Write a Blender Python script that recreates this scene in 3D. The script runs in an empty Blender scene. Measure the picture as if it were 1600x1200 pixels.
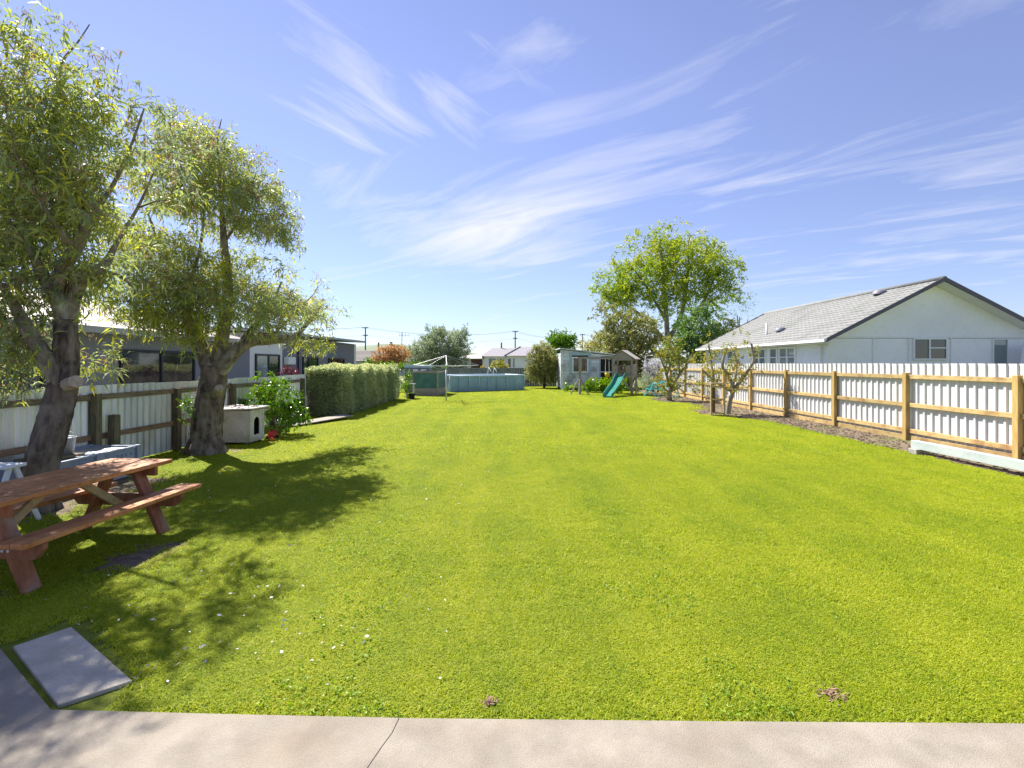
import bpy, math, random
import numpy as np
from mathutils import Vector, Matrix

# ------------------------------------------------------------------ camera, sky, sun, exposure
S = bpy.context.scene
COL = S.collection
F, HZ, H = 760.0, 568.0, 1.8            # focal length and horizon in photo pixels, eye height
cam = bpy.data.cameras.new('camera'); camo = bpy.data.objects.new('camera', cam); COL.objects.link(camo)
camo.location = (0, 0, H); camo.rotation_euler = (math.radians(90), 0, 0)
cam.sensor_width = 36; cam.lens = 36 * F / 1600; cam.shift_y = -32 / 1600
cam.clip_start = .05; cam.clip_end = 6000
S.camera = camo
S.render.resolution_x, S.render.resolution_y = 1024, 768
SUN_DIR = Vector((.55, -.65, -1.0)).normalized()      # the way the light travels
EL = math.asin(-SUN_DIR.z); ROT = math.atan2(-SUN_DIR.x, -SUN_DIR.y)
world = bpy.data.worlds.new('World'); S.world = world; world.use_nodes = True
def build_world():
    nt = world.node_tree; N = nt.nodes; L = nt.links; bg = N['Background']
    def nd(t, **k):
        n = N.new(t)
        for a, b in k.items(): setattr(n, a, b)
        return n
    def mth(op, a, b=None, clamp=False):
        n = nd('ShaderNodeMath', operation=op, use_clamp=clamp)
        for i, v in enumerate((a, b)):
            if v is None: continue
            if isinstance(v, (int, float)): n.inputs[i].default_value = v
            else: L.new(v, n.inputs[i])
        return n.outputs[0]
    sky = nd('ShaderNodeTexSky', sky_type='NISHITA'); sky.sun_disc = False
    sky.sun_elevation = EL; sky.sun_rotation = ROT; sky.altitude = 900; sky.air_density = 1.0; sky.dust_density = .05; sky.ozone_density = 2.0
    tint = nd('ShaderNodeMix', data_type='RGBA', blend_type='MULTIPLY'); tint.inputs[0].default_value = 1
    L.new(sky.outputs[0], tint.inputs[6]); tint.inputs[7].default_value = (1.10, .93, 1.0, 1)
    geo = nd('ShaderNodeTexCoord'); sep = nd('ShaderNodeSeparateXYZ'); L.new(geo.outputs['Generated'], sep.inputs[0])
    X, Y, Z = sep.outputs
    tc = nd('ShaderNodeMix', data_type='RGBA'); L.new(mth('POWER', mth('MULTIPLY', mth('MAXIMUM', Z, 0.0), 2.2, True), .6), tc.inputs[0])
    tc.inputs[6].default_value = (.235, .265, .32, 1); tc.inputs[7].default_value = (.60, .475, .515, 1); L.new(tc.outputs[2], tint.inputs[7])
    zz = mth('ADD', mth('MAXIMUM', Z, 0.0), .06)
    u, v = mth('DIVIDE', X, zz), mth('DIVIDE', Y, zz)
    comb = nd('ShaderNodeCombineXYZ'); L.new(u, comb.inputs[0]); L.new(v, comb.inputs[1])
    def streak(ang, along, across, scale, loc):
        mp = nd('ShaderNodeMapping', vector_type='TEXTURE'); L.new(comb.outputs[0], mp.inputs[0]); mp.inputs['Location'].default_value = loc
        mp.inputs['Rotation'].default_value = (0, 0, math.radians(ang)); mp.inputs['Scale'].default_value = (along, across, 1)
        n = nd('ShaderNodeTexNoise'); L.new(mp.outputs[0], n.inputs['Vector']); n.inputs['Scale'].default_value = scale
        n.inputs['Detail'].default_value = 9; n.inputs['Roughness'].default_value = .6; n.inputs['Distortion'].default_value = .7
        return n.outputs[0]
    def spots(lst):
        tot = None
        for a, b, r, wgt in lst:
            du, dv = mth('SUBTRACT', u, a), mth('SUBTRACT', v, b); d2 = mth('ADD', mth('MULTIPLY', du, du), mth('MULTIPLY', dv, dv))
            g = mth('MULTIPLY', mth('EXPONENT', mth('MULTIPLY', d2, -1 / (r * r))), wgt); tot = g if tot is None else mth('ADD', tot, g)
        return tot
    # two veils of cirrus in the cloud sheet, combed two ways
    broad = nd('ShaderNodeTexNoise'); L.new(comb.outputs[0], broad.inputs['Vector']); broad.inputs['Scale'].default_value = .6; broad.inputs['Detail'].default_value = 3
    bz = mth('MULTIPLY', mth('SUBTRACT', broad.outputs[0], .5), .35)
    A = mth('ADD', streak(-40, 1.7, .5, 1.4, (0, 0, 0)), mth('ADD', bz, spots([(-.2, 3.1, .75, .36), (.2, 2.2, .6, .06), (1.6, 2.3, 1.1, .08), (3.0, 3.2, 1.3, .08), (-1.6, 1.4, 1.0, -.2)])))
    B = mth('ADD', streak(58, 1.5, .35, 1.7, (3, 1, 0)), spots([(-.42, 1.75, .42, .29), (-.42, 1.35, .3, .07)]))
    dA = mth('MULTIPLY', mth('SUBTRACT', A, .57), 2.3, True); dB = mth('MULTIPLY', mth('SUBTRACT', B, .70), 2.6, True)
    dens = mth('MULTIPLY', mth('MAXIMUM', dA, dB), mth('MULTIPLY', Z, 7.0, True))
    dens = mth('MULTIPLY', dens, .9)
    mix = nd('ShaderNodeMix', data_type='RGBA'); L.new(dens, mix.inputs[0]); L.new(tint.outputs[2], mix.inputs[6])
    mix.inputs[7].default_value = (2.6, 2.62, 2.85, 1)
    L.new(mix.outputs[2], bg.inputs[0]); bg.inputs[1].default_value = .14
build_world()
sl = bpy.data.lights.new('sun', 'SUN'); sl.energy = 4.1; sl.angle = math.radians(.55); sl.color = (1, .95, .86)
so = bpy.data.objects.new('sun', sl); COL.objects.link(so); so.rotation_euler = SUN_DIR.to_track_quat('-Z', 'Y').to_euler()
S.view_settings.view_transform = 'Standard'; S.view_settings.look = 'None'; S.view_settings.gamma = 1
S.view_settings.exposure = 1.47; S.view_settings.use_curve_mapping = False
S.render.engine = 'CYCLES'

# ------------------------------------------------------------------ helpers
rnd = random.Random(7); rng = np.random.default_rng(11)
def P(px, py, Y): return Vector(((px - 800) * Y / F, Y, H - (py - HZ) * Y / F))
def G(px, py): return P(px, py, H * F / (py - HZ))
ORI = {}
def origin(o): return ORI.get(o.name, Vector((0, 0, 0))) if o else Vector((0, 0, 0))
def tag(o, label=None, cat=None, group=None, kind=None):
    if label: o['label'] = label
    if cat: o['category'] = cat
    if group: o['group'] = group
    if kind: o['kind'] = kind
    return o
def thing(name, label, cat, loc=(0, 0, 0), rz=0, group=None):
    o = bpy.data.objects.new(name, None); COL.objects.link(o); o.location = loc; o.rotation_euler = (0, 0, rz)
    o.empty_display_size = .1; ORI[o.name] = Vector(loc)
    return tag(o, label, cat, group)
class MB:
    def __init__(s): s.v = []; s.f = []
    def add(s, vs, fs):
        b = len(s.v); s.v += [tuple(p) for p in vs]; s.f += [tuple(i + b for i in f) for f in fs]; return s
    def box(s, c, size, M=None):
        x, y, z = (k / 2 for k in size)
        vs = [Vector((a * x, b * y, d * z)) for a in (-1, 1) for b in (-1, 1) for d in (-1, 1)]
        if M: vs = [M @ p for p in vs]
        c = Vector(c)
        return s.add([p + c for p in vs], [(0, 1, 3, 2), (4, 6, 7, 5), (0, 4, 5, 1), (2, 3, 7, 6), (0, 2, 6, 4), (1, 5, 7, 3)])
    def b2(s, lo, hi):
        return s.box([(a + b) / 2 for a, b in zip(lo, hi)], [abs(b - a) for a, b in zip(lo, hi)])
    def bar(s, p, q, w, h, up=(0, 0, 1)):
        p, q = Vector(p), Vector(q); d = (q - p).normalized(); u = Vector(up)
        if abs(d.dot(u)) > .98: u = Vector((0, 1, 0))
        x = d.cross(u).normalized(); z = x.cross(d)
        M = Matrix((x, d, z)).transposed()
        return s.box((p + q) / 2, (w, (q - p).length, h), M)
    def tube(s, pts, rad, n=8, cap=True, jit=0.0, smooth=0, ridge=0):
        pts = [Vector(p) for p in pts]
        if isinstance(rad, (int, float)): rad = [rad] * len(pts)
        if smooth and len(pts) > 2:
            a, r2 = [], []
            for i in range(len(pts) - 1):
                p0, p1, p2, p3 = pts[max(i - 1, 0)], pts[i], pts[i + 1], pts[min(i + 2, len(pts) - 1)]
                for k in range(smooth):
                    t = k / smooth
                    a.append(.5 * (2 * p1 + (p2 - p0) * t + (2 * p0 - 5 * p1 + 4 * p2 - p3) * t * t + (3 * p1 - p0 - 3 * p2 + p3) * t ** 3)); r2.append(rad[i] * (1 - t) + rad[i + 1] * t)
            pts, rad = a + [pts[-1]], r2 + [rad[-1]]
        b = len(s.v); ref = None; m = len(pts)
        for i, p in enumerate(pts):
            d = (pts[min(i + 1, m - 1)] - pts[max(i - 1, 0)]).normalized()
            if ref is None: ref = d.orthogonal().normalized()
            x = (ref - d * ref.dot(d)).normalized(); ref = x; y = d.cross(x)
            for k in range(n):
                a = 2 * math.pi * k / n; r = rad[i] * (1 + (rnd.uniform(-jit, jit) if jit else 0) + (ridge * (math.sin(3 * a + i * .11) + .8 * math.sin(7 * a - i * .17 + 1) + .6 * math.sin(11 * a + i * .23 + 2)) if ridge else 0))
                s.v.append(tuple(p + (x * math.cos(a) + y * math.sin(a)) * r))
        for i in range(m - 1):
            for k in range(n):
                s.f.append((b + i * n + k, b + i * n + (k + 1) % n, b + (i + 1) * n + (k + 1) % n, b + (i + 1) * n + k))
        if cap:
            s.f.append(tuple(b + k for k in reversed(range(n)))); s.f.append(tuple(b + (m - 1) * n + k for k in range(n)))
        return s
    def lathe(s, prof, c=(0, 0, 0), n=20):
        b = len(s.v)
        for r, z in prof:
            for k in range(n):
                a = 2 * math.pi * k / n; s.v.append((c[0] + r * math.cos(a), c[1] + r * math.sin(a), c[2] + z))
        for i in range(len(prof) - 1):
            for k in range(n): s.f.append((b + i * n + k, b + i * n + (k + 1) % n, b + (i + 1) * n + (k + 1) % n, b + (i + 1) * n + k))
        return s
    def prism(s, poly, lo, hi):            # horizontal polygon between two heights
        n = len(poly); b = [(x, y, lo) for x, y in poly] + [(x, y, hi) for x, y in poly]
        return s.add(b, [tuple(reversed(range(n))), tuple(range(n, 2 * n))] + [(i, (i + 1) % n, n + (i + 1) % n, n + i) for i in range(n)])
    def mesh(s, name, m, off=Vector((0, 0, 0)), smooth=False):
        me = bpy.data.meshes.new(name); me.from_pydata([(x - off[0], y - off[1], z - off[2]) for x, y, z in s.v], [], s.f); me.materials.append(m)
        if smooth: me.shade_smooth()
        return me
    def build(s, name, m, parent=None, smooth=False, world=True, bevel=0):
        off = origin(parent) if world else Vector((0, 0, 0))
        o = bpy.data.objects.new(name, s.mesh(name, m, off, smooth)); COL.objects.link(o)
        if parent: o.parent = parent
        ORI[o.name] = off
        if bevel: bv = o.modifiers.new('bevel', 'BEVEL'); bv.width = bevel; bv.segments = 2; bv.limit_method = 'ANGLE'
        return o
def inst(mesh, name, loc, parent=None, rz=0, bevel=0):      # one more object on shared mesh data
    o = bpy.data.objects.new(name, mesh); COL.objects.link(o); o.location = Vector(loc) - origin(parent); o.rotation_euler = (0, 0, rz)
    if parent: o.parent = parent
    if bevel: bv = o.modifiers.new('bevel', 'BEVEL'); bv.width = bevel; bv.segments = 2; bv.limit_method = 'ANGLE'
    return o

# ------------------------------------------------------------------ materials
def pm(name, c1, c2=None, ns=6, sc=(1, 1, 1), rough=.75, bump=0, bs=None, rand=0, spec=.3, metal=0, lo=.35, hi=.65, c3=None, ns3=1.2, worldpos=False, detail=6):
    m = bpy.data.materials.new(name); m.use_nodes = True; nt = m.node_tree; N, L = nt.nodes, nt.links; b = N['Principled BSDF']
    b.inputs['Roughness'].default_value = rough; b.inputs['Specular IOR Level'].default_value = spec; b.inputs['Metallic'].default_value = metal
    if worldpos: tc = N.new('ShaderNodeNewGeometry').outputs['Position']
    else: tc = N.new('ShaderNodeTexCoord').outputs['Object']
    mp = N.new('ShaderNodeMapping'); L.new(tc, mp.inputs[0]); mp.inputs['Scale'].default_value = sc
    oi = N.new('ShaderNodeObjectInfo')
    if not worldpos:
        cb = N.new('ShaderNodeCombineXYZ'); mm = N.new('ShaderNodeMath'); mm.operation = 'MULTIPLY'; mm.inputs[1].default_value = 37
        L.new(oi.outputs['Random'], mm.inputs[0])
        for i in range(3): L.new(mm.outputs[0], cb.inputs[i])
        L.new(cb.outputs[0], mp.inputs['Location'])
    n = N.new('ShaderNodeTexNoise'); L.new(mp.outputs[0], n.inputs['Vector']); n.inputs['Scale'].default_value = ns; n.inputs['Detail'].default_value = detail; n.inputs['Roughness'].default_value = .6
    r = N.new('ShaderNodeValToRGB'); L.new(n.outputs[0], r.inputs[0]); e = r.color_ramp.elements
    e[0].position = lo; e[1].position = hi; e[0].color = (*c1, 1); e[1].color = (*(c2 or c1), 1)
    out = r.outputs[0]
    if c3:
        n3 = N.new('ShaderNodeTexNoise'); L.new(tc, n3.inputs['Vector']); n3.inputs['Scale'].default_value = ns3; n3.inputs['Detail'].default_value = 5
        r3 = N.new('ShaderNodeValToRGB'); L.new(n3.outputs[0], r3.inputs[0]); r3.color_ramp.elements[0].position = .5; r3.color_ramp.elements[1].position = .68
        x = N.new('ShaderNodeMix'); x.data_type = 'RGBA'; L.new(r3.outputs[0], x.inputs[0]); L.new(out, x.inputs[6]); x.inputs[7].default_value = (*c3, 1); out = x.outputs[2]
    if rand:
        mr = N.new('ShaderNodeMapRange'); L.new(oi.outputs['Random'], mr.inputs[0]); mr.inputs[3].default_value = 1 - rand; mr.inputs[4].default_value = 1 + rand
        h = N.new('ShaderNodeHueSaturation'); L.new(mr.outputs[0], h.inputs['Value']); L.new(out, h.inputs['Color']); out = h.outputs[0]
    L.new(out, b.inputs['Base Color'])
    if bump:
        n2 = N.new('ShaderNodeTexNoise'); L.new(mp.outputs[0], n2.inputs['Vector']); n2.inputs['Scale'].default_value = bs or ns * 4; n2.inputs['Detail'].default_value = 6
        bp = N.new('ShaderNodeBump'); bp.inputs['Strength'].default_value = bump; bp.inputs['Distance'].default_value = .02; L.new(n2.outputs[0], bp.inputs['Height']); L.new(bp.outputs[0], b.inputs['Normal'])
    return m
def leafmat(name, cols, trans=.4, rough=.5, worldnoise=None):
    """leaf or blade: colour picked by the face attribute 'tint' (kind of leaf), part of the light passes through"""
    m = bpy.data.materials.new(name); m.use_nodes = True; nt = m.node_tree; N, L = nt.nodes, nt.links; b = N['Principled BSDF']; out = N['Material Output']
    at = N.new('ShaderNodeAttribute'); at.attribute_name = 'tint'; fac = at.outputs['Fac']
    if worldnoise:
        g = N.new('ShaderNodeNewGeometry')
        tot = None
        for sc_, w_, st_ in worldnoise:
            mp = N.new('ShaderNodeMapping'); L.new(g.outputs['Position'], mp.inputs[0]); mp.inputs['Scale'].default_value = (1, .8 * st_, 0)
            n = N.new('ShaderNodeTexNoise'); L.new(mp.outputs[0], n.inputs['Vector']); n.inputs['Scale'].default_value = sc_; n.inputs['Detail'].default_value = 4
            a = N.new('ShaderNodeMath'); a.operation = 'MULTIPLY_ADD'; L.new(n.outputs[0], a.inputs[0]); a.inputs[1].default_value = w_; a.inputs[2].default_value = -w_ / 2
            if tot: k = N.new('ShaderNodeMath'); L.new(tot, k.inputs[0]); L.new(a.outputs[0], k.inputs[1]); tot = k.outputs[0]
            else: tot = a.outputs[0]
        k = N.new('ShaderNodeMath'); L.new(tot, k.inputs[0]); L.new(fac, k.inputs[1]); k.use_clamp = True; fac = k.outputs[0]
    r = N.new('ShaderNodeValToRGB'); L.new(fac, r.inputs[0]); e = r.color_ramp.elements
    while len(e) < len(cols): e.new(.5)
    for i, c in enumerate(cols): e[i].position = i / (len(cols) - 1); e[i].color = (*c, 1)
    L.new(r.outputs[0], b.inputs['Base Color']); b.inputs['Roughness'].default_value = rough; b.inputs['Specular IOR Level'].default_value = .35
    t = N.new('ShaderNodeBsdfTranslucent'); h = N.new('ShaderNodeHueSaturation'); h.inputs['Saturation'].default_value = 1.1; h.inputs['Value'].default_value = 1.5; L.new(r.outputs[0], h.inputs['Color']); L.new(h.outputs[0], t.inputs[0])
    x = N.new('ShaderNodeMixShader'); x.inputs[0].default_value = trans; L.new(b.outputs[0], x.inputs[1]); L.new(t.outputs[0], x.inputs[2]); L.new(x.outputs[0], out.inputs['Surface'])
    return m
def glass(name, c=(.03, .035, .04), rough=.04):
    m = pm(name, c, rough=rough, spec=.9); return m
M = {
 'earth': pm('earth', (.10, .13, .03), (.14, .16, .04), 3, worldpos=True, rough=.95),
 'turf': pm('turf', (.10, .13, .012), (.17, .20, .015), 1.1, worldpos=True, rough=.95, bump=.5, bs=40, c3=(.14, .18, .012), ns3=.4),
 'soil': pm('soil', (.11, .08, .055), (.20, .15, .105), 14, worldpos=True, rough=.95, bump=.9, bs=30),
 'mulch': pm('mulch', (.11, .08, .052), (.24, .185, .13), 18, worldpos=True, rough=.95, bump=1, bs=35, c3=(.13, .16, .04), ns3=1.0),
 'chip': pm('chip', (.09, .06, .04), (.25, .185, .13), 1.7, worldpos=True, rough=.9, lo=.3, hi=.7),
 'concrete': pm('concrete', (.245, .21, .168), (.33, .292, .24), 5, worldpos=True, rough=.9, bump=.3, bs=180, lo=.25, hi=.75, c3=(.255, .215, .165), ns3=1.6),
 'slab': pm('slab', (.46, .40, .315), (.56, .50, .405), 3, sc=(1, 3, 1), rough=.88, bump=.4, bs=60),
 'pine': pm('pine', (.44, .30, .115), (.57, .43, .20), 3, sc=(14, 1.2, 14), rough=.75, bump=.2, rand=.18, c3=(.34, .20, .085), ns3=3.2),
 'pine_post': pm('pine_post', (.41, .265, .085), (.55, .39, .15), 3, sc=(14, 14, 1.2), rough=.7, bump=.12, rand=.12),
 'old_wood': pm('old_wood', (.13, .10, .065), (.27, .22, .15), 3, sc=(14, 1.2, 14), rough=.9, bump=.4, rand=.15, c3=(.12, .13, .06), ns3=3),
 'old_post': pm('old_post', (.10, .085, .055), (.22, .185, .12), 3, sc=(14, 14, 1.2), rough=.9, bump=.4, rand=.15, c3=(.11, .12, .055), ns3=3),
 'old_rail': pm('old_rail', (.20, .12, .07), (.33, .23, .15), 3, sc=(14, 1.2, 14), rough=.9, bump=.4, rand=.12),
 'sheet': pm('sheet', (.57, .57, .58), (.63, .63, .63), 1.2, rough=.5, rand=.03),
 'old_sheet': pm('old_sheet', (.50, .54, .58), (.74, .75, .74), 2.0, sc=(1, 5, .3), rough=.38, rand=.14, metal=.35, spec=.5, c3=(.52, .50, .45), ns3=1.4),
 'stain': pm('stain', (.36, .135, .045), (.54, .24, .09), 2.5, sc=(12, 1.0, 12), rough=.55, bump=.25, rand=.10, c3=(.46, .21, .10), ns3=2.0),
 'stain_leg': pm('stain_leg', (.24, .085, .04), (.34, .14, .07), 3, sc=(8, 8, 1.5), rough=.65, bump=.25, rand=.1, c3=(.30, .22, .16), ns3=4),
 'brace': pm('brace', (.42, .30, .16), (.55, .42, .25), 3, sc=(6, 6, 6), rough=.8, bump=.2),
 'bark': pm('bark', (.045, .034, .027), (.23, .18, .14), 9, sc=(1, 1, .3), rough=.95, bump=1, bs=14, lo=.38, hi=.66, c3=(.21, .18, .14), ns3=4.5),
 'bark_mid': pm('bark_mid', (.10, .08, .065), (.30, .25, .20), 9, sc=(1, 1, .4), rough=.95, bump=1, bs=18, c3=(.38, .37, .30), ns3=5),
 'bark_pale': pm('bark_pale', (.20, .17, .14), (.36, .32, .27), 8, sc=(1, 1, .5), rough=.95, bump=.8, bs=24, c3=(.24, .25, .13), ns3=5),
 'cut': pm('cut', (.30, .24, .18), (.45, .38, .30), 20, rough=.9),
 'white': pm('white', (.78, .78, .79), (.82, .82, .82), 2, rough=.5),
 'wallwhite': pm('wallwhite', (.86, .85, .88), (.89, .88, .90), .8, rough=.55),
 'roofgrey': pm('roofgrey', (.22, .22, .215), (.28, .28, .27), 5, rough=.9, bump=.3, spec=.1, c3=(.20, .205, .195), ns3=.7),
 'barge': pm('barge', (.12, .11, .135), rough=.5), 'vent': pm('vent', (.22, .22, .25), rough=.5),
 'greywall': pm('greywall', (.21, .215, .26), (.24, .245, .285), 1.5, rough=.7), 'darkframe': pm('darkframe', (.025, .028, .04), rough=.4),
 'fascia': pm('fascia', (.36, .37, .39), rough=.5), 'pinkroof': pm('pinkroof', (.30, .25, .235), (.35, .30, .28), 3, rough=.5),
 'glass': glass('glass'), 'glass_pale': glass('glass_pale', (.22, .27, .28), .08), 'curtain': pm('curtain', (.55, .56, .60), rough=.8),
 'tile_brown': pm('tile_brown', (.20, .175, .155), (.30, .27, .24), 6, rough=.85, rand=.05), 'roof_far': pm('roof_far', (.24, .225, .25), (.30, .28, .30), 3, rough=.8),
 'brown_door': pm('brown_door', (.10, .045, .035), rough=.6), 'cream': pm('cream', (.60, .58, .54), rough=.8), 'brick': pm('brick', (.35, .2, .15), rough=.9),
 'greyboard': pm('greyboard', (.17, .18, .19), (.26, .27, .27), 3, sc=(1, 8, 1), rough=.85, rand=.12),
 'pole': pm('pole', (.16, .14, .13), rough=.9), 'wire': pm('wire', (.05, .05, .06), rough=.6), 'galv': pm('galv', (.50, .52, .53), (.62, .63, .64), 8, rough=.45, metal=.3),
 'poolblue': pm('poolblue', (.24, .38, .43), (.30, .45, .49), 2.5, sc=(1, 1, .4), rough=.5, bump=.3, bs=8), 'poolrail': pm('poolrail', (.50, .62, .70), rough=.4), 'water': glass('water', (.10, .3, .36), .06),
 'plinth_poly': pm('plinth_poly', (.55, .55, .5), rough=.7),
 'paint_old': pm('paint_old', (.52, .57, .61), (.74, .76, .77), 4, sc=(1, 1, 5), rough=.7, bump=.3, rand=.14, c3=(.33, .33, .31), ns3=2.3), 'paint_blue': pm('paint_blue', (.30, .42, .52), (.45, .55, .62), 6, rough=.7),
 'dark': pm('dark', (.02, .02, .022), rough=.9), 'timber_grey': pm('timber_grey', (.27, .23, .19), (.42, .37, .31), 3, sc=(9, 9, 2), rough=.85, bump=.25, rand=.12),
 'roof_ply': pm('roof_ply', (.36, .33, .30), (.46, .43, .39), 4, rough=.85), 'slide': pm('slide', (.03, .22, .16), (.045, .27, .20), 2, rough=.35, spec=.5),
 'yellow': pm('yellow', (.7, .5, .02), rough=.4), 'rope': pm('rope', (.7, .65, .5), rough=.9), 'teal': pm('teal', (.05, .42, .42), rough=.4), 'shade': pm('shade', (.075, .18, .16), (.12, .25, .225), 3, rough=.8),
 'crate': pm('crate', (.22, .27, .36), (.30, .35, .44), 3, rough=.55, c3=(.33, .36, .40), ns3=4), 'bucket': pm('bucket', (.34, .36, .40), (.44, .46, .49), 6, rough=.45, metal=.4), 'plastic_white': pm('plastic_white', (.68, .70, .72), rough=.4),
 'kennel': pm('kennel', (.50, .47, .40), (.64, .62, .56), 3, rough=.8, bump=.15, c3=(.40, .38, .28), ns3=3.5), 'red': pm('red', (.55, .03, .03), rough=.35), 'tyre': pm('tyre', (.02, .02, .022), rough=.8), 'orange': pm('orange', (.7, .16, .03), rough=.5),
 'beam': pm('beam', (.40, .45, .45), (.50, .54, .53), 4, rough=.6, bump=.1, c3=(.46, .5, .5), ns3=2), 'block': pm('block', (.30, .28, .25), (.42, .4, .36), 10, rough=.9, bump=.4), 'hill': pm('hill', (.16, .20, .13), (.22, .25, .17), .01, worldpos=True, rough=1),
 'petal': pm('petal', (.62, .58, .54), (.80, .78, .76), 9, worldpos=True, rough=.7, c3=(.36, .24, .15), ns3=7), 'foil': pm('foil', (.6, .5, .45), (.3, .4, .5), 30, rough=.6, c3=(.5, .2, .15), ns3=18),
}
def speckle(m, scale, lo, hi, dark):
    nt = m.node_tree; N, L = nt.nodes, nt.links; b = N['Principled BSDF']; src = b.inputs['Base Color'].links[0].from_socket; g = N.new('ShaderNodeNewGeometry')
    for sc_, a0, a1, d_ in ((scale, lo, hi, dark), (scale * .03, .35, .62, .86)):
        n = N.new('ShaderNodeTexNoise'); n.inputs['Scale'].default_value = sc_; n.inputs['Detail'].default_value = 5; L.new(g.outputs['Position'], n.inputs['Vector']); r = N.new('ShaderNodeMapRange'); L.new(n.outputs[0], r.inputs[0]); r.inputs[1].default_value = a0; r.inputs[2].default_value = a1; r.inputs[3].default_value = d_; r.inputs[4].default_value = 1.05
        x = N.new('ShaderNodeMix'); x.data_type = 'RGBA'; x.blend_type = 'MULTIPLY'; x.inputs[0].default_value = 1; L.new(src, x.inputs[6]); L.new(r.outputs[0], x.inputs[7]); src = x.outputs[2]
    L.new(src, b.inputs['Base Color'])
speckle(M['concrete'], 130, .3, .55, .87); speckle(M['slab'], 110, .3, .55, .88); speckle(M['stain'], 14, .32, .5, .7); speckle(M['pine'], 9, .3, .48, .8); speckle(M['wallwhite'], 6, .2, .5, .96)
LM = {
 'grass': leafmat('grass_blade', [(0.137, 0.229, 0.008), (0.297, 0.375, 0.010), (0.455, 0.477, 0.016), (0.624, 0.575, 0.133)], .42, .6, worldnoise=[(.3, .4, 1), (1.3, .45, 1), (9, .32, 1), (40, .25, 1), (1.9, .4, .06)]),
 'wattle': leafmat('wattle_leaf', [(0.189, 0.227, 0.132), (0.261, 0.311, 0.149), (0.356, 0.408, 0.098), (0.578, 0.554, 0.057), (0.289, 0.193, 0.115)], .42),
 'ash': leafmat('ash_leaf', [(0.128, 0.208, 0.032), (0.224, 0.320, 0.035), (0.352, 0.416, 0.040), (0.416, 0.400, 0.048)], .4),
 'dark_leaf': leafmat('dark_leaf', [(0.068, 0.124, 0.041), (0.124, 0.214, 0.050), (0.225, 0.338, 0.068)], .3),
 'olive': leafmat('olive_leaf', [(0.165, 0.182, 0.050), (0.264, 0.272, 0.075), (0.363, 0.347, 0.116)], .3),
 'willow': leafmat('willow_leaf', [(0.174, 0.225, 0.123), (0.261, 0.319, 0.174), (0.362, 0.406, 0.246)], .3),
 'hedge': leafmat('hedge_leaf', [(0.187, 0.254, 0.121), (0.353, 0.420, 0.210), (0.596, 0.618, 0.287), (0.620, 0.620, 0.376)], .3),
 'citrus': leafmat('citrus_leaf', [(0.046, 0.111, 0.016), (0.117, 0.234, 0.019), (0.273, 0.390, 0.033)], .35, .3),
 'copper': leafmat('copper_leaf', [(0.224, 0.126, 0.070), (0.420, 0.238, 0.098), (0.532, 0.308, 0.140), (0.308, 0.294, 0.084)], .3),
 'autumn': leafmat('autumn_leaf', [(.15, .21, .035), (.26, .29, .045), (.40, .34, .06), (.50, .27, .07)], .35),
 'blossom': leafmat('blossom_leaf', [(.10, .13, .06), (.55, .55, .58), (.7, .7, .74)], .3),
 'purple': leafmat('purple_leaf', [(.09, .02, .03), (.18, .04, .06)], .3),
}
# ------------------------------------------------------------------ foliage
def leaf_object(name, base, dirs, Ls, Ws, tint, m, parent, droop=.15):
    n = len(base); off = np.array(origin(parent)); d = dirs / (np.linalg.norm(dirs, axis=1, keepdims=True) + 1e-9)
    s = np.cross(d, rng.normal(size=(n, 3))); s /= (np.linalg.norm(s, axis=1, keepdims=True) + 1e-9)
    Ls = np.broadcast_to(Ls, (n,))[:, None]; Ws = np.broadcast_to(Ws, (n,))[:, None]
    mid = base + d * Ls * .45 + np.cross(d, s) * Ls * .06; tip = base + d * Ls; tip[:, 2] -= droop * Ls[:, 0]
    v = np.stack([base, mid + s * Ws * .5, tip, mid - s * Ws * .5], 1).reshape(-1, 3) - off
    me = bpy.data.meshes.new(name); me.vertices.add(4 * n); me.loops.add(4 * n); me.polygons.add(n)
    me.vertices.foreach_set('co', v.astype(np.float32).ravel()); me.loops.foreach_set('vertex_index', np.arange(4 * n, dtype=np.int32)); me.polygons.foreach_set('loop_start', np.arange(0, 4 * n, 4, dtype=np.int32))
    me.update(calc_edges=True); a = me.attributes.new('tint', 'FLOAT', 'FACE'); a.data.foreach_set('value', np.clip(tint, 0, 1).astype(np.float32)); me.materials.append(m)
    o = bpy.data.objects.new(name, me); COL.objects.link(o)
    if parent: o.parent = parent
    ORI[o.name] = Vector(off)
    return o
def unit(n):
    a = rng.normal(size=(n, 3)); return a / np.linalg.norm(a, axis=1, keepdims=True)
def lump(p, sc, seed):      # cheap smooth noise from a few sines, for gaps and colour drifts
    r = np.random.default_rng(seed); t = np.zeros(len(p))
    for k in range(7): t += np.sin(p @ (unit_r(r) * sc * (1 + .45 * k)) + r.uniform(0, 6.28)) / (1 + .3 * k)
    return t / 3.2
def unit_r(r): a = r.normal(size=3); return a / np.linalg.norm(a)
def sample_blobs(blobs, n, gap=-.25, gsc=1.6, seed=1, shell=.35):
    vol = np.array([a[1][0] * a[1][1] * a[1][2] for a in blobs]); vol = vol / vol.sum(); out = []
    while sum(map(len, out)) < n:
        k = rng.choice(len(blobs), size=n, p=vol); u = unit(n) * (rng.uniform(0, 1, n) ** shell)[:, None]
        c = np.array([list(b[0]) for b in blobs])[k]; r = np.array([b[1] for b in blobs])[k]; p = c + u * r
        out.append(p[lump(p, gsc, seed) > gap])
    return np.concatenate(out)[:n]
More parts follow.
